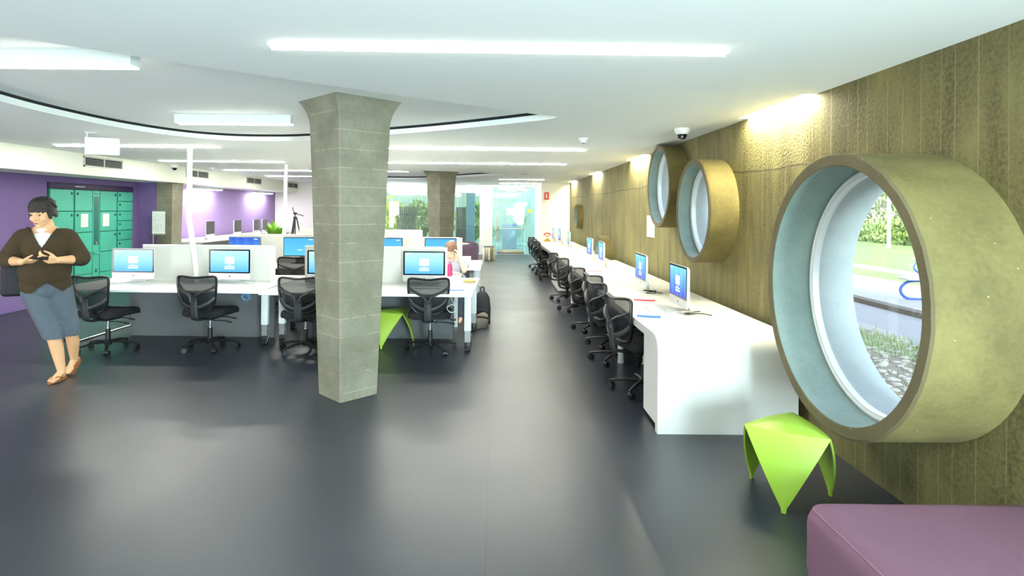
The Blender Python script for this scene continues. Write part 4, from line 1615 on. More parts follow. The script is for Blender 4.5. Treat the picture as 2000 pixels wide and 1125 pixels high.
# plant and tripod behind the second row
t = thing('potted_plant', 'bushy green potted plant behind the second desk row', 'plant', (-5.02, 13.45, 0))
bm = B()
lathe(bm, [(0, 0), (.15, 0), (.2, .55), (.21, .90), (.19, .92), (.18, .88), (0, .88)], n=28)
obj('pot', bm, M['white'], t, 40)
rnd = random.Random(4)
for k in range(42):
    a = rnd.uniform(0, 2 * PI)
    L = rnd.uniform(.3, .56)
    rch = rnd.uniform(.12, .36)
    bm = B()
    c, s = math.cos(a), math.sin(a)
    pr = []
    for q in range(7):
        f = q / 6
        wd = .045 * math.sin(PI * (f * .9 + .06)) + .002
        r = rch * f
        z = .88 + L * f - .28 * rch * f ** 3 * 2
        pr.append((bm.verts.new((c * r - s * wd, s * r + c * wd, z)), bm.verts.new((c * r, s * r, z - wd * .35)), bm.verts.new((c * r + s * wd, s * r - c * wd, z))))
    for A, C in zip(pr, pr[1:]):
        bm.faces.new((A[0], A[1], C[1], C[0]))
        bm.faces.new((A[1], A[2], C[2], C[1]))
    obj('leaf', bm, M['leaf'], t, 180)
t = thing('camera_tripod', 'black camera tripod standing before the white far wall', 'tripod', (-4.56, 13.45, 0))
for k in range(3):
    a = 2 * PI * k / 3 + .5
    c, s = math.cos(a), math.sin(a)
    bm = B()
    tube(bm, [(.03 * c, .03 * s, 1.42), (.17 * c, .17 * s, .8), (.36 * c, .36 * s, 0.01)], [.016, .013, .009], 8)
    lg = obj('leg', bm, M['dark_grey'], t, 60)
    bm = B()
    cyl(bm, (.36 * c, .36 * s, 0), (.355 * c, .355 * s, .04), .014, n=10)
    obj('rubber_foot', bm, M['black'], lg, 40)
bm = B()
cyl(bm, (0, 0, 1.05), (0, 0, 1.5), .013, n=12)
cyl(bm, (0, 0, 1.39), (0, 0, 1.45), .04, n=14)
obj('centre_column', bm, M['dark_grey'], t, 40)
bm = B()
box(bm, -.035, .035, -.035, .035, 1.5, 1.545, .006)
tube(bm, [(0, 0, 1.51), (.08, -.02, 1.50), (.2, -.05, 1.47)], .009, 8)
tube(bm, [(-.02, 0, 1.545), (-.05, 0, 1.60), (-.06, 0, 1.66)], .009, 8)
obj('pan_head', bm, M['black'], t, 40)

# ------------------------------------------------------------------ green stools
def make_stool(label):
    """moulded three-legged stool: bulged triangular top, three inverted triangular sides ending in feet"""
    t = thing('plastic_stool', label, 'stool', group='lime green moulded stools')
    T = [Vector((.255 * math.cos(a), .255 * math.sin(a), .41)) for a in [PI / 2 + 2 * PI * k / 3 for k in range(3)]]
    Fe = [Vector((.25 * math.cos(a), .25 * math.sin(a), .0)) for a in [PI / 2 + PI / 3 + 2 * PI * k / 3 for k in range(3)]]
    N = 12

    def tri(bm, A, Bv, Cv, nrm, bulge, edge):
        rows = []
        for i in range(N + 1):
            row = []
            for j in range(N - i + 1):
                u, v = i / N, j / N
                w = 1 - u - v
                p = A * w + Bv * u + Cv * v
                e = max(w * u, 0) * edge[0] + max(u * v, 0) * edge[1] + max(v * w, 0) * edge[2]
                p = p + nrm * (bulge * 27 * w * u * v + e * 4)
                row.append(bm.verts.new(p))
            rows.append(row)
        for i in range(N):
            for j in range(N - i):
                bm.faces.new((rows[i][j], rows[i + 1][j], rows[i][j + 1]))
                if j < N - i - 1:
                    bm.faces.new((rows[i + 1][j], rows[i + 1][j + 1], rows[i][j + 1]))
    bm = B()
    up = Vector((0, 0, 1))
    outw = [Vector((f.x, f.y, 0)).normalized() for f in Fe]

    def curve(P, Q, d, s):
        return P.lerp(Q, s) + d * (4 * s * (1 - s))
    # top: the edges swell outward, the middle swells upward
    rows = []
    c = Vector((0, 0, .435))
    ring = []
    for k in range(3):
        for q in range(12):
            ring.append(curve(T[k], T[(k + 1) % 3], outw[k] * .022, q / 12))
    cv = bm.verts.new(c)
    prev = None
    for r in range(1, 9):
        f = r / 8
        cur = [bm.verts.new(Vector((p.x * f, p.y * f, .435 - .025 * f ** 2.2))) for p in ring]
        n = len(cur)
        for i in range(n):
            if prev is None:
                bm.faces.new((cv, cur[i], cur[(i + 1) % n]))
            else:
                bm.faces.new((prev[i], cur[i], cur[(i + 1) % n], prev[(i + 1) % n]))
        prev = cur
    # sides
    for k in range(3):
        A, Bv, Cf = T[k], T[(k + 1) % 3], Fe[k]
        lines = []
        for r in range(15):
            f = r / 14
            row = []
            P = curve(A, Cf, outw[k] * .026, f)
            Q = curve(Bv, Cf, outw[k] * .026, f)
            P.z, Q.z = A.lerp(Cf, f).z, Bv.lerp(Cf, f).z
            if r == 14:
                P = Cf + (A - Bv).normalized() * .012
                Q = Cf - (A - Bv).normalized() * .012
            for q in range(13):
                s = q / 12
                row.append(bm.verts.new(P.lerp(Q, s) + outw[k] * (.022 * 4 * s * (1 - s) * (1 - f))))
            lines.append(row)
        for X, Y in zip(lines, lines[1:]):
            for q in range(12):
                bm.faces.new((X[q], X[q + 1], Y[q + 1], Y[q]))
    bmesh.ops.remove_doubles(bm, verts=bm.verts, dist=.0008)
    bmesh.ops.recalc_face_normals(bm, faces=bm.faces)
    r = bmesh.ops.solidify(bm, geom=list(bm.faces), thickness=.012)
    obj('shell', bm, M['green'], t, 38)
    return t


stool = make_stool('lime green three-legged stool beneath the big round window, before the white bench end')
stool.location = (1.71, 3.46, 0)
stool.rotation_euler = (0, 0, math.radians(-60 + 150 - 1))
dup(stool, (-1.24, 7.20, 0), math.radians(95), 'lime green three-legged stool under the front desk beside the near column')

# ------------------------------------------------------------------ mauve ottoman
t = thing('ottoman', 'mauve wool upholstered ottoman in the near right corner', 'ottoman', (1.87, 1.85, 0))
bm = B()
box(bm, -.55, 1.0 - .55, -.9, .72, .06, .42, .085, 6)
obj('upholstery', bm, M['ottoman'], t, 60)
bm = B()
tube(bm, [(x, y, .395) for x, y in rrect(-.5265, .4265, -.8765, .6965, .062, 8)], .003, 6, True)
obj('seam', bm, M['seamthread'], t, 60)
for sx in (-.45, .35):
    for sy in (-.8, .62):
        bm = B()
        cyl(bm, (sx, sy, 0), (sx, sy, .065), .025, n=14)
        obj('foot', bm, M['black'], t, 40)

# ------------------------------------------------------------------ bags on the floor behind the desk end
t = thing('backpack', 'black backpack standing on the floor behind the right end of the front desk', 'bag', (-.20, 8.75, 0))
bm = B()
rows = []
for z, sx, sy in ((0, .10, .08), (.02, .12, .095), (.2, .125, .10), (.36, .105, .085), (.43, .06, .05), (.445, .02, .02)):
    rows.append([bm.verts.new((sx * (abs(math.cos(a)) ** .6) * (1 if math.cos(a) > 0 else -1), sy * (abs(math.sin(a)) ** .6) * (1 if math.sin(a) > 0 else -1), z)) for a in [2 * PI * i / 24 for i in range(24)]])
for A, C in zip(rows, rows[1:]):
    for i in range(24):
        bm.faces.new((A[i], A[(i + 1) % 24], C[(i + 1) % 24], C[i]))
bm.faces.new(rows[0])
bm.faces.new(rows[-1])
obj('bag_body', bm, M['bagblack'], t, 60)
bm = B()
box(bm, -.08, .08, -.125, -.09, .04, .2, .02)
obj('front_pocket', bm, M['bagblack'], t, 40)
bm = B()
tube(bm, spline([(-.03, 0, .43), (-.02, 0, .50), (.02, 0, .50), (.03, 0, .43)], 6), .009, 8)
obj('carry_loop', bm, M['bagblack'], t, 60)
t = thing('satchel', 'taupe slouched satchel lying on the floor at the right end of the front desk', 'bag', (-.27, 8.28, 0), .3)
bm = B()
rows = []
for z, sx, sy, dx in ((0, .15, .10, 0), (.03, .17, .12, 0), (.10, .16, .11, .02), (.16, .12, .08, .04), (.19, .05, .04, .06)):
    rows.append([bm.verts.new((dx + sx * math.cos(a) * (1 + .06 * math.sin(3 * a)), sy * math.sin(a), z + .02 * math.cos(a))) for a in [2 * PI * i / 24 for i in range(24)]])
for v in rows[0]:
    v.co.z = 0
for A, C in zip(rows, rows[1:]):
    for i in range(24):
        bm.faces.new((A[i], A[(i + 1) % 24], C[(i + 1) % 24], C[i]))
bm.faces.new(rows[0])
bm.faces.new(rows[-1])
obj('bag_body', bm, M['baggrey'], t, 60)
bm = B()
tube(bm, spline([(-.1, -.05, .15), (0, -.12, .17), (.14, -.1, .14), (.19, -.02, .05), (.15, .08, .1), (.02, .08, .18)], 6), .014, 8, False, (0, 0, 1), .005)
obj('strap', bm, M['bagblack'], t, 60)


# ------------------------------------------------------------------ people
def hand(Wr, d, u, s, curl=.6, sc=1.0):
    """capsules of a hand: wrist Wr, d = direction of the fingers, u = side the fingers close to, s = thumb side"""
    d, u, s = Vector(d).normalized(), Vector(u).normalized(), Vector(s).normalized()
    Wr = Vector(Wr)
    P = []
    kn = []
    for off, ln in ((.030, .088), (.010, .093), (-.010, .09), (-.029, .082)):
        k = Wr + d * ln * sc + s * off * sc
        kn.append(k)
        P.append(('c', Wr + s * off * .6 * sc + d * .01, .014 * sc, k, .0115 * sc))
    for k, L in zip(kn, (.072, .08, .075, .06)):
        a = curl
        d1 = (d * math.cos(a * .6) + u * math.sin(a * .6))
        d2 = (d * math.cos(a * 1.5) + u * math.sin(a * 1.5))
        d3 = (d * math.cos(a * 2.2) + u * math.sin(a * 2.2))
        m1 = k + d1 * L * .45 * sc
        m2 = m1 + d2 * L * .32 * sc
        m3 = m2 + d3 * L * .25 * sc
        P += [('c', k, .0098 * sc, m1, .009 * sc), ('c', m1, .009 * sc, m2, .0083 * sc), ('c', m2, .0083 * sc, m3, .007 * sc)]
    t0 = Wr + d * .025 * sc + s * .022 * sc
    t1 = t0 + (d * .6 + s * .75 + u * .25).normalized() * .045 * sc
    t2 = t1 + (d * .85 + s * .2 + u * .45).normalized() * .035 * sc
    t3 = t2 + (d * .9 - s * .1 + u * .5).normalized() * .026 * sc
    P += [('c', t0, .016 * sc, t1, .012 * sc), ('c', t1, .0115 * sc, t2, .0098 * sc), ('c', t2, .0095 * sc, t3, .008 * sc)]
    return P


def head_prims(hc, R, sc=1.0, wide=1.0):
    """fused head; local axes: face looks along -y"""
    def q(x, y, z):
        return Vector(hc) + R @ Vector((x * wide * sc, y * sc, z * sc))

    def E(c, r):
        return ('e', q(*c), (r[0] * wide * sc, r[1] * sc, r[2] * sc), R)

    def Cp(a, ra, b, rb):
        return ('c', q(*a), ra * sc, q(*b), rb * sc)
    P = [E((0, .012, .03), (.077, .097, .092)), E((0, -.032, -.03), (.066, .062, .085)), E((0, -.04, -.085), (.05, .046, .034)),
         E((.036, -.062, -.038), (.028, .027, .032)), E((-.036, -.062, -.038), (.028, .027, .032)),
         E((0, -.078, -.108), (.02, .02, .016)), Cp((-.042, -.078, .018), .011, (.042, -.078, .018), .011), Cp((-.02, -.088, .018), .011, (.02, -.088, .018), .011),
         Cp((0, -.092, .004), .0095, (0, -.112, -.036), .0125), E((.013, -.1, -.042), (.009, .011, .008)), E((-.013, -.1, -.042), (.009, .011, .008)),
         E((0, -.09, -.07), (.022, .012, .008)), E((0, -.088, -.08), (.019, .012, .008)),
         E((.079, .008, -.012), (.009, .02, .032)), E((-.079, .008, -.012), (.009, .02, .032)),
         Cp((0, .02, -.07), .056, (0, .035, -.15), .058)]
    return P, q, E, Cp


def face_parts(root, q, R, sc=1.0, wide=1.0, brow=None):
    for sx in (-1, 1):
        bm = B()
        r = bmesh.ops.create_uvsphere(bm, u_segments=14, v_segments=10, radius=.0102 * sc)
        for v in r['verts']:
            v.co = q(sx * .031, -.080, -.002) + R @ v.co
        ey = obj('eye', bm, M['eye_white'], root, 180)
        bm = B()
        r = bmesh.ops.create_uvsphere(bm, u_segments=12, v_segments=8, radius=.0062 * sc)
        for v in r['verts']:
            v.co = q(sx * .031, -.0875, -.004) + R @ v.co
        obj('iris', bm, M['iris'], ey, 180)
        bm = B()
        tube(bm, [q(sx * .012, -.094, .020), q(sx * .03, -.091, .026), q(sx * .048, -.078, .021)], [.003, .004, .0025], 6)
        obj('eyebrow', bm, brow, root, 180)
    bm = B()
    tube(bm, [q(-.021, -.096, -.073), q(-.008, -.104, -.071), (q(0, -.104, -.0725)), q(.008, -.104, -.071), q(.021, -.096, -.073)], [.002, .0042, .004, .0042, .002], 8)
    tube(bm, [q(-.019, -.096, -.0745), q(0, -.103, -.080), q(.019, -.096, -.0745)], [.002, .005, .002], 8)
    obj('lips', bm, M['lip'], root, 180)


# --- walking person
PX, PY = -4.19, 5.62
t = thing('person', 'person with black hair, dark brown cardigan and grey denim shorts walking past the lockers, looking at a phone', 'person', (PX, PY, 0))
t['label'] = 'person in dark brown cardigan and grey denim shorts walking past the lockers, looking down'
PR = math.radians(30)
t.rotation_euler = (0, 0, PR)


def pw(x, y, z):
    return (PX + x * math.cos(PR) - y * math.sin(PR), PY + x * math.sin(PR) + y * math.cos(PR), z)


Rh = Matrix.Rotation(math.radians(-28), 3, 'Z') @ Matrix.Rotation(math.radians(14), 3, 'X')
hc = Vector((-.085, -.03, 1.585))
HP, q, E_, C_ = head_prims(hc, Rh, 1.02, 1.08)
body = list(HP)
wl_, wr_ = Vector((-.20, -.275, 1.15)), Vector((.07, -.27, 1.155))
body += [('c', (-.075, .01, 1.40), .062, (-.08, .0, 1.48), .058),
         ('e', (-.06, 0, 1.27), (.185, .125, .17)), ('e', (-.06, -.03, 1.06), (.185, .15, .19)), ('e', (-.05, .01, .90), (.175, .135, .13)),
         ('c', (-.22, .0, 1.355), .066, (.10, .0, 1.355), .066), ('c', (-.13, .01, 1.41), .05, (.0, .01, 1.41), .05),
         ('c', (-.23, .0, 1.35), .058, (-.325, -.03, 1.145), .05), ('c', (-.325, -.03, 1.145), .05, wl_, .031),
         ('c', (.11, .0, 1.35), .058, (.205, -.03, 1.14), .05), ('c', (.205, -.03, 1.14), .05, wr_, .031),
         ('c', (-.13, .01, .86), .095, (.0, -.05, .47), .062), ('c', (.03, .01, .86), .095, (.13, .04, .48), .062),
         ('c', (.0, -.045, .47), .058, (.035, -.02, .30), .056), ('c', (.035, -.02, .30), .056, (.068, .0, .09), .036),
         ('c', (.13, .05, .48), .056, (.145, .13, .32), .055), ('c', (.145, .13, .32), .055, (.145, .23, .14), .036)]
# feet: planted foot pointing left and forward, trailing foot on its toes
fd = Vector((-.42, -.9, 0)).normalized()
fs = Vector((fd.y, -fd.x, 0))
an = Vector((.068, .0, .07))
body += [('e', an + Vector((0, .03, -.03)), (.034, .04, .032)), ('c', an + Vector((0, 0, -.005)), .036, an + fd * .1 + Vector((0, 0, -.036)), .026)]
for k, (o_, L, r) in enumerate(((-.03, .165, .014), (-.012, .168, .0105), (.004, .16, .0098), (.019, .15, .0092), (.033, .138, .0085))):
    body.append(('c', an + fd * .09 + fs * o_ * .9 + Vector((0, 0, -.038)), .018, an + fd * L + fs * o_ + Vector((0, 0, -.046)), r))
an2 = Vector((.145, .235, .125))
f2 = Vector((-.3, -.62, -.62)).normalized()
s2 = Vector((f2.y, -f2.x, 0)).normalized()
body += [('e', an2 + Vector((.01, .03, .0)), (.034, .036, .036)), ('c', an2, .034, an2 + f2 * .11 + Vector((0, -.01, -.005)), .025)]
for k, (o_, L) in enumerate(((-.03, .155), (-.012, .158), (.004, .15), (.019, .14), (.033, .13))):
    body.append(('c', an2 + f2 * .1 + s2 * o_ * .9, .017, an2 + f2 * L + s2 * o_ + Vector((0, -.02, .01)), .0105))
hl = hand(wl_, (.93, -.30, .06), (-.1, -.35, .93), (.1, -.8, .4), .42)
hr = hand(wr_, (-.86, -.42, .10), (-.25, .3, .9), (-.1, -.4, .9), .75)
body += hl + hr
blob('body', body, M['skin'], t, .0055, 3)
face_parts(t, q, Rh, 1.02, 1.08, M['hair'])
hp = [('e', q(0, .022, .05), (.09, .104, .088), Rh)]
rnd = random.Random(3)
for k in range(30):
    a = math.radians(-165 + 330 * k / 29) - PI / 2 + PI
    a = -PI / 2 + math.radians(-150 + 300 * k / 29)
    rx, ry = .082, .1
    front = math.cos(a + PI / 2) > .45
    top = (rx * .7 * math.cos(a), .02 + ry * .7 * math.sin(a), .10)
    low = (rx * 1.07 * math.cos(a), .012 + ry * 1.0 * math.sin(a), (.024 if front else -.022) + rnd.uniform(-.018, .014))
    hp.append(C_(top, .026, low, .011 if front else .015))
for k in range(70):
    a, e = rnd.uniform(0, 2 * PI), rnd.uniform(.15, 1.45)
    ca, sa, ce, se = math.cos(a), math.sin(a), math.cos(e), math.sin(e)
    p0 = (.086 * ce * ca, .022 + .1 * ce * sa, .05 + .083 * se)
    e2 = e - .35
    p1 = (.099 * math.cos(e2) * math.cos(a + .25), .022 + .113 * math.cos(e2) * math.sin(a + .25), .05 + .092 * math.sin(e2))
    hp.append(C_(p0, .017, p1, .006))
blob('hair', hp, M['hair'], t, .005, 2)
# white T-shirt showing in the neck
blob('shirt', [('e', (-.065, -.012, 1.26), (.165, .134, .165)), ('c', (-.13, .0, 1.37), .055, (.0, .0, 1.37), .055), ('c', (-.078, .005, 1.37), .085, (-.08, -.002, 1.40), .066)], M['tshirt'], t, .008, 4,
     lambda c: c.z > 1.445 - .1 * max(0, -c.y))


def vneck(c):
    if c.y > .03:
        return c.z > 1.44
    w = .088 * (c.z - 1.262) / .165
    return (c.z > 1.262 and abs(c.x + .08 - .01) < w and c.y < .02) or c.z > 1.448 or c.z < .845 + .1 * max(0, 1 - abs(c.x + .03) / .12) * (c.y < 0)


blob('cardigan', [('e', (-.062, 0, 1.27), (.205, .152, .19)), ('e', (-.06, -.035, 1.06), (.212, .178, .22)), ('e', (-.055, .0, .92), (.207, .168, .17)),
                  ('c', (-.22, .0, 1.355), .086, (.10, .0, 1.355), .086), ('c', (-.14, .01, 1.405), .062, (-.02, .01, 1.405), .062),
                  ('c', (-.235, .0, 1.345), .082, (-.335, -.02, 1.16), .082), ('c', (-.335, -.02, 1.16), .082, (-.305, -.085, 1.145), .066),
                  ('c', (.115, .0, 1.345), .082, (.215, -.02, 1.155), .084), ('c', (.215, -.02, 1.155), .084, (.185, -.085, 1.145), .066)],
     M['cardigan'], t, .008, 4, vneck)
blob('shorts', [('e', (-.05, .005, .90), (.195, .155, .15)), ('c', (-.13, .005, .86), .125, (.0, -.04, .45), .086), ('c', (.03, .01, .86), .125, (.13, .045, .45), .084),
                ('c', (.0, -.04, .5), .088, (.02, -.035, .34), .084), ('c', (.13, .045, .5), .086, (.145, .09, .34), .082)], M['denim'], t, .008, 4, lambda c: c.z < .405)
# flip-flops
for a_, fdir, sdir, zz, tilt in ((an, fd, fs, None, 0), (an2, f2, s2, None, 1)):
    bm = B()
    up = Vector((0, 0, 1)) if not tilt else fdir.cross(sdir).normalized() * -1
    if up.z < 0:
        up = -up
    base = a_ - up * (.064 if not tilt else .058)
    if not tilt:
        base.z = .003
    outl = []
    for k in range(28):
        a = 2 * PI * k / 28
        L = .062 + .128 * math.cos(a)
        wv = (.042 - .006 * math.cos(a + .6)) * math.sin(a)
        outl.append(base + fdir * L + sdir * wv)
    prism(bm, outl, up * .014)
    sd = obj('sandal', bm, M['sandal'], t, 40)
    bm = B()
    toe = base + fdir * .135 + up * .018 + sdir * -.012
    for sg in (-1, 1):
        tube(bm, spline([toe, base + fdir * .105 + sdir * sg * .03 + up * .05, base + fdir * .06 + sdir * sg * .043 + up * .02], 6), .005, 6)
    obj('strap', bm, M['sandal'], sd, 60)
t = thing('phone', 'small black phone held by the walking person', 'phone', pw(-.055, -.345, 1.185), PR)
bm = B()
prism(bm, [(x, y, 0) for x, y in rrect(-.06, .06, -.032, .032, .008, 4)], (0, 0, .009))
for v in bm.verts:
    v.co = Euler((.45, .1, .1)).to_matrix() @ v.co
obj('case', bm, M['black'], t, 40)
t = thing('shoulder_bag', 'black shoulder bag hanging at the hip of the walking person', 'bag', pw(-.33, .12, .80), PR)
bm = B()
box(bm, -.08, .10, -.05, .07, 0, .30, .04, 4)
obj('bag_body', bm, M['bagblack'], t, 60)
bm = B()
tube(bm, spline([(-.02, .01, .29), (.02, .06, .42), (.10, .02, .585), (.14, -.09, .645), (.17, -.19, .60)], 8), .018, 8, False, (1, 0, 0), .006)
obj('strap', bm, M['bagblack'], t, 60)

# --- seated person behind the front desk
SX, SY = -.62, 9.02
t = thing('person', 'person in grey T-shirt seated at the desk, head resting on a raised hand', 'person', (SX, SY, 0))
Rs = Matrix.Rotation(math.radians(-16), 3, 'Z') @ Matrix.Rotation(math.radians(26), 3, 'X')
hc = Vector((-.05, -.22, 1.035))
HP, q, E_, C_ = head_prims(hc, Rs, .95, 1.0)
we = Vector((.085, -.285, .93))
wo = Vector((-.05, -.40, .735))
body = HP + [('c', (-.04, -.14, .90), .05, (-.048, -.19, .97), .048),
             ('e', (-.02, -.06, .76), (.15, .1, .17)), ('e', (0, .02, .55), (.15, .12, .13)), ('c', (-.17, -.1, .875), .05, (.13, -.1, .875), .05),
             ('c', (.15, -.1, .87), .045, (.155, -.33, .745), .038), ('c', (.155, -.33, .745), .037, we, .027),
             ('c', (-.18, -.1, .87), .045, (-.22, -.30, .745), .038), ('c', (-.22, -.30, .745), .037, wo, .027),
             ('c', (-.09, .0, .54), .075, (-.1, -.36, .53), .058), ('c', (.09, .0, .54), .075, (.1, -.36, .53), .058),
             ('c', (-.1, -.36, .53), .056, (-.1, -.33, .08), .036), ('c', (.1, -.36, .53), .056, (.1, -.33, .08), .036),
             ('c', (-.1, -.33, .05), .036, (-.1, -.47, .032), .028), ('c', (.1, -.33, .05), .036, (.1, -.47, .032), .028)]
body += hand(we, (-.35, .02, .93), (-.85, .3, -.2), (-.1, -.95, -.1), .55, .95)
body += hand(wo, (.95, -.1, -.06), (0, -.2, -1), (0, 1, .1), .25, .95)
blob('body', body, M['skin_pale'], t, .0055, 3)
face_parts(t, q, Rs, .95, 1.0, M['hair_brown'])
hp = [('e', q(0, .024, .045), (.088, .103, .085), Rs)]
rnd = random.Random(9)
for k in range(28):
    a = -PI / 2 + math.radians(-150 + 300 * k / 27)
    front = math.cos(a + PI / 2) > .5
    hp.append(C_((.056 * math.cos(a), .02 + .07 * math.sin(a), .10), .025, (.085 * math.cos(a), .012 + .098 * math.sin(a), (.045 if front else -.045) + rnd.uniform(-.01, .01)), .012))
blob('hair', hp, M['hair_brown'], t, .005, 2)
blob('tshirt', [('e', (-.02, -.06, .76), (.168, .118, .185)), ('e', (0, .02, .57), (.168, .135, .14)), ('c', (-.175, -.1, .872), .062, (.135, -.1, .872), .062), ('c', (-.04, -.11, .89), .068, (-.042, -.14, .925), .058),
                ('c', (.15, -.1, .865), .062, (.155, -.2, .81), .058), ('c', (-.18, -.1, .865), .062, (-.2, -.19, .815), .058)], M['tshirt_grey'], t, .007, 4, lambda c: c.z > .94)
blob('trousers', [('e', (0, .03, .53), (.17, .14, .10)), ('c', (-.09, .0, .54), .09, (-.1, -.36, .53), .074), ('c', (.09, .0, .54), .09, (.1, -.36, .53), .074),
                  ('c', (-.1, -.36, .53), .072, (-.1, -.33, .1), .056), ('c', (.1, -.36, .53), .072, (.1, -.33, .1), .056)], M['denim'], t, .009, 4)

# ------------------------------------------------------------------ outside the round windows
GZ = -.1
def ground(name, m, x0, x1, y0, y1, z0, z1):
    bm = B()
    box(bm, x0, x1, y0, y1, z0, z1)
    return struct(obj(name, bm, m))


ground('ground_litter', M['soil'], 2.6, 5.5, -14, 60, GZ - .2, GZ)
ground('ground_road', M['asphalt'], 5.5, 7.0, -14, 60, GZ - .2, GZ + .004)
k = ground('ground_kerb', M['kerb'], 7.0, 7.22, -14, 60, GZ - .2, GZ + .09)
ground('ground_paving', M['slab_out'], 7.22, 9.7, -14, 60, GZ - .2, GZ + .08)
ground('ground_lawn', M['grass'], 9.7, 60, -20, 75, GZ - .2, GZ + .05)
ground('ground_path', M['slab_out'], 11.1, 11.9, -14, 60, GZ, GZ + .056)
bm = B()
rnd = random.Random(11)
for _ in range(1500):
    x, y = rnd.uniform(2.9, 5.6), rnd.uniform(4.2, 10.5)
    s = rnd.uniform(.02, .055)
    r = bmesh.ops.create_icosphere(bm, subdivisions=1, radius=1)
    e = Euler((rnd.uniform(0, 6), rnd.uniform(0, 6), rnd.uniform(0, 6))).to_matrix()
    for v in r['verts']:
        v.co = e @ v.co
        v.co = Vector((x + v.co.x * s * 1.3, y + v.co.y * s, GZ + .006 + v.co.z * s * .45))
tag(obj('pebbles', bm, M['stone'], None, 180), 'pale pebbles and leaf litter strewn outside the big round window', 'pebbles', None, 'stuff')
bm = B()
for _ in range(2600):
    x, y = rnd.uniform(2.9, 5.7), rnd.uniform(4.2, 11)
    if rnd.random() < .5:
        x, y = rnd.gauss(5.1, .25), rnd.gauss(7.9, .5)
    h = rnd.uniform(.03, .10)
    a = rnd.uniform(0, 6.3)
    dx, dy = math.cos(a) * .008, math.sin(a) * .008
    bm.faces.new([bm.verts.new(p) for p in ((x - dx, y - dy, GZ), (x + dx, y + dy, GZ), (x + dy * 4, y - dx * 4, GZ + h))])
tag(obj('weeds', bm, M['leaf_pale']), 'low weeds growing between the pebbles outside', 'weeds', None, 'stuff')
for x, y, lab in ((7.80, 11.4, 'nearer picnic table with blue tube frame on the paving outside'), (11.5, 16.3, 'farther picnic table with blue tube frame on the grass outside')):
    t = thing('picnic_table', lab, 'table', (x, y, GZ + .065), -.1, 'picnic tables outside')
    boxo('bench_seat', M['slab_out'], t, 0, 1.7, -.16, .16, .40, .45, .01)
    boxo('bench_seat', M['slab_out'], t, .2, 1.9, -1.75, -1.43, .40, .45, .01)
    boxo('tabletop', M['slab_out'], t, .7, 2.6, -1.2, -.4, .72, .77, .01)
    for y0 in (0, -1.59):
        bm = B()
        tube(bm, spline([(.30, y0, .385), (.10, y0, .36), (-.02, y0, .26), (-.02, y0, .14), (.10, y0, .04), (.35, y0, .025), (1.4, y0, .025)], 8), .026, 10)
        obj('tube_frame', bm, M['blue_tube'], t, 60)
        bm = B()
        cyl(bm, (1.35, y0, .02), (1.35, y0, .41), .026, n=10)
        obj('leg', bm, M['blue_tube'], t, 40)
    for xx in (1.0, 2.2):
        bm = B()
        cyl(bm, (xx, -.8, 0), (xx, -.8, .72), .04, n=12)
        obj('leg', bm, M['blue_tube'], t, 40)
t = thing('lamp_post', 'thin pale lamp post beyond the lawn outside', 'post', (18.7, 28.3, GZ + .04))
bm = B()
cyl(bm, (0, 0, 0), (0, 0, 7), .085, .06, n=14)
obj('post', bm, M['white'], t, 40)
bm = B()
lathe(bm, [(0, 0), (.18, 0), (.18, .03), (.1, .05), (0, .05)], n=16)
obj('base_plate', bm, M['grey_metal'], t, 40)
for i, (x, y, h, rr, m, lab) in enumerate(((22.5, 33, 7.5, 3.0, 'leaf_pale', 'pale sunlit tree directly behind the lamp post outside'), (21.5, 38, 8.5, 3.4, 'leaf_dark', 'dark tree left of the lamp post outside'),
                                           (26, 37, 9.5, 3.8, 'leaf_yellow', 'yellow-green tree farthest back beyond the lawn'), (24, 29, 7.0, 3.0, 'leaf_pale', 'pale tree right of the lamp post outside'),
                                           (27, 44, 9, 4, 'leaf_pale', 'pale broad tree at the left end of the row outside'), (25, 22, 8, 3.4, 'leaf_dark', 'dark tree at the right end of the row outside'),
                                           (24, 52, 9, 4, 'leaf_dark', 'dark tree far left along the lawn edge'))):
    t = thing('garden_tree', lab, 'tree', (x, y, GZ + .05), 0, 'trees beyond the lawn')
    bm = B()
    tube(bm, spline([(0, 0, 0), (.1, .05, h * .25), (-.05, 0, h * .55), (.1, 0, h * .8)], 4), [.22] * 13, 10)
    obj('trunk', bm, M['bark'], t, 60)
    bm = B()
    foliage(bm, (0, 0, h * .62), (rr, rr, h * .42), 2200, .2, i)
    foliage(bm, (.5, -.8, h * .38), (rr * .8, rr * .8, h * .25), 900, .18, i + 20)
    obj('crown', bm, M[m], t)
for i in range(9):
    t = thing('hedge_shrub', '%s low shrub from the right in the row under the trees outside' % ('first', 'second', 'third', 'fourth', 'fifth', 'sixth', 'seventh', 'eighth', 'ninth')[i], 'shrub', (21.3 + (i % 3) * .25, 24.5 + i * 2.1, GZ + .05), 0, 'shrubs under the trees')
    bm = B()
    foliage(bm, (0, 0, .75), (1.1, 1.25, .8), 900, .13, 40 + i)
    obj('leaves', bm, M['leaf_dark' if i % 2 else 'leaf_pale'], t)
    bm = B()
    cyl(bm, (0, 0, 0), (0, 0, .6), .05, n=8)
    obj('stem', bm, M['bark'], t)

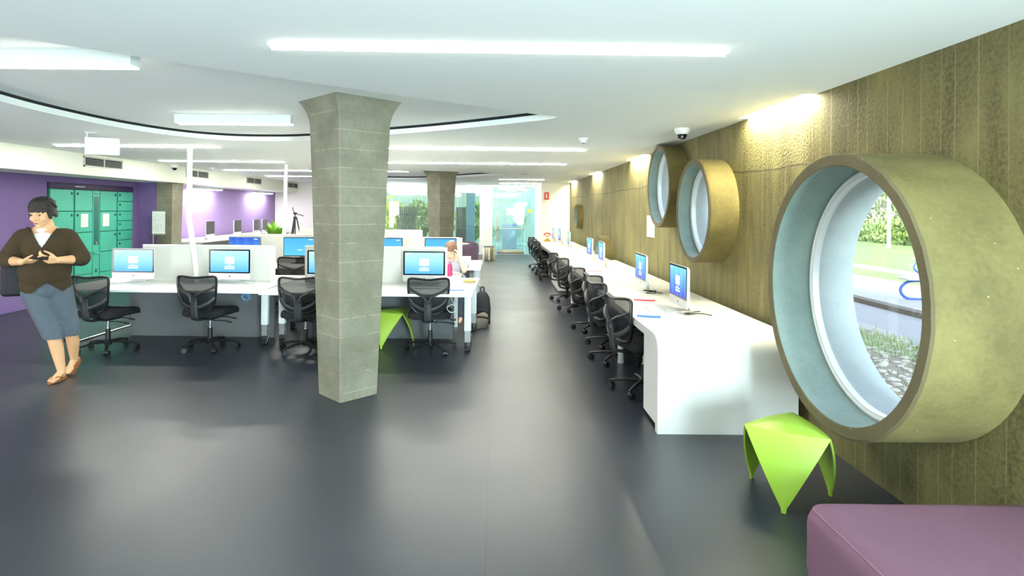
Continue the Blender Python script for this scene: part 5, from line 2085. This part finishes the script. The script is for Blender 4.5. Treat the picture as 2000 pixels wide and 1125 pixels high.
# ------------------------------------------------------------------ courtyard behind the glazed back screen
ground('ground_courtyard', M['court'], -12, 2.6, YB + .16, 34, -.2, -.02)
bm = B()
box(bm, -12, 2.6, 30, 30.2, -.02, 6)
struct(obj('wall_courtyard', bm, M['court']))
for i, (x, y, rx, rz_, m, lab) in enumerate(((-4.6, 25.2, .8, 1.0, 'leaf_yellow', 'yellow-green courtyard shrub left behind the glass screen'), (-3.35, 25.4, .7, .85, 'leaf_pale', 'olive courtyard shrub behind the glass screen'),
                                             (-2.35, 25.2, .6, .95, 'leaf_yellow', 'bright yellow courtyard shrub beside the far column'), (-.95, 24.6, .42, .8, 'leaf', 'green courtyard shrub at the right edge of the glass screen'),
                                             (.4, 27, 1.0, 1.0, 'leaf_pale', 'pale courtyard shrub seen through the glass door'))):
    t = thing('courtyard_shrub', lab, 'shrub', (x, y, -.02), 0, 'courtyard shrubs')
    bm = B()
    foliage(bm, (0, 0, 1.2), (rx, rx * .7, rz_), 1000, .11, 60 + i)
    obj('leaves', bm, M[m], t)
    bm = B()
    cyl(bm, (0, 0, 0), (0, 0, 1.2), .04, n=8)
    obj('stem', bm, M['bark'], t)
t = thing('louvre_screen', 'dark slatted screen box in the courtyard behind the glass', 'screen', (-3.95, 23.6, -.02))
for k in range(9):
    boxo('slat', M['louvre'], t, k * .085, k * .085 + .055, 0, .05, 0, 1.75)
boxo('rail', M['louvre'], t, 0, .735, .05, .09, .3, .36)
boxo('rail', M['louvre'], t, 0, .735, .05, .09, 1.4, 1.46)
t = thing('courtyard_screen', 'tall dark grey-blue panel in the courtyard right of the far column', 'panel', (-1.62, 23.6, -.02))
boxo('panel', M['blueish'], t, .42, .75, 0, .06, 0, 2.3)
boxo('panel', M['louvre'], t, 0, .4, .1, .16, 0, 1.75)
boxo('base', M['grey_metal'], t, -.02, .78, -.05, .2, 0, .03)
t = thing('courtyard_bin', 'blue bin standing outside behind the glass door', 'bin', (.55, 25.2, -.02))
boxo('bin_body', M['blueish'], t, -.3, .3, -.3, .3, .02, 1.0, .03)
boxo('bin_lid', M['blue_tube'], t, -.32, .32, -.32, .32, 1.0, 1.06, .02)
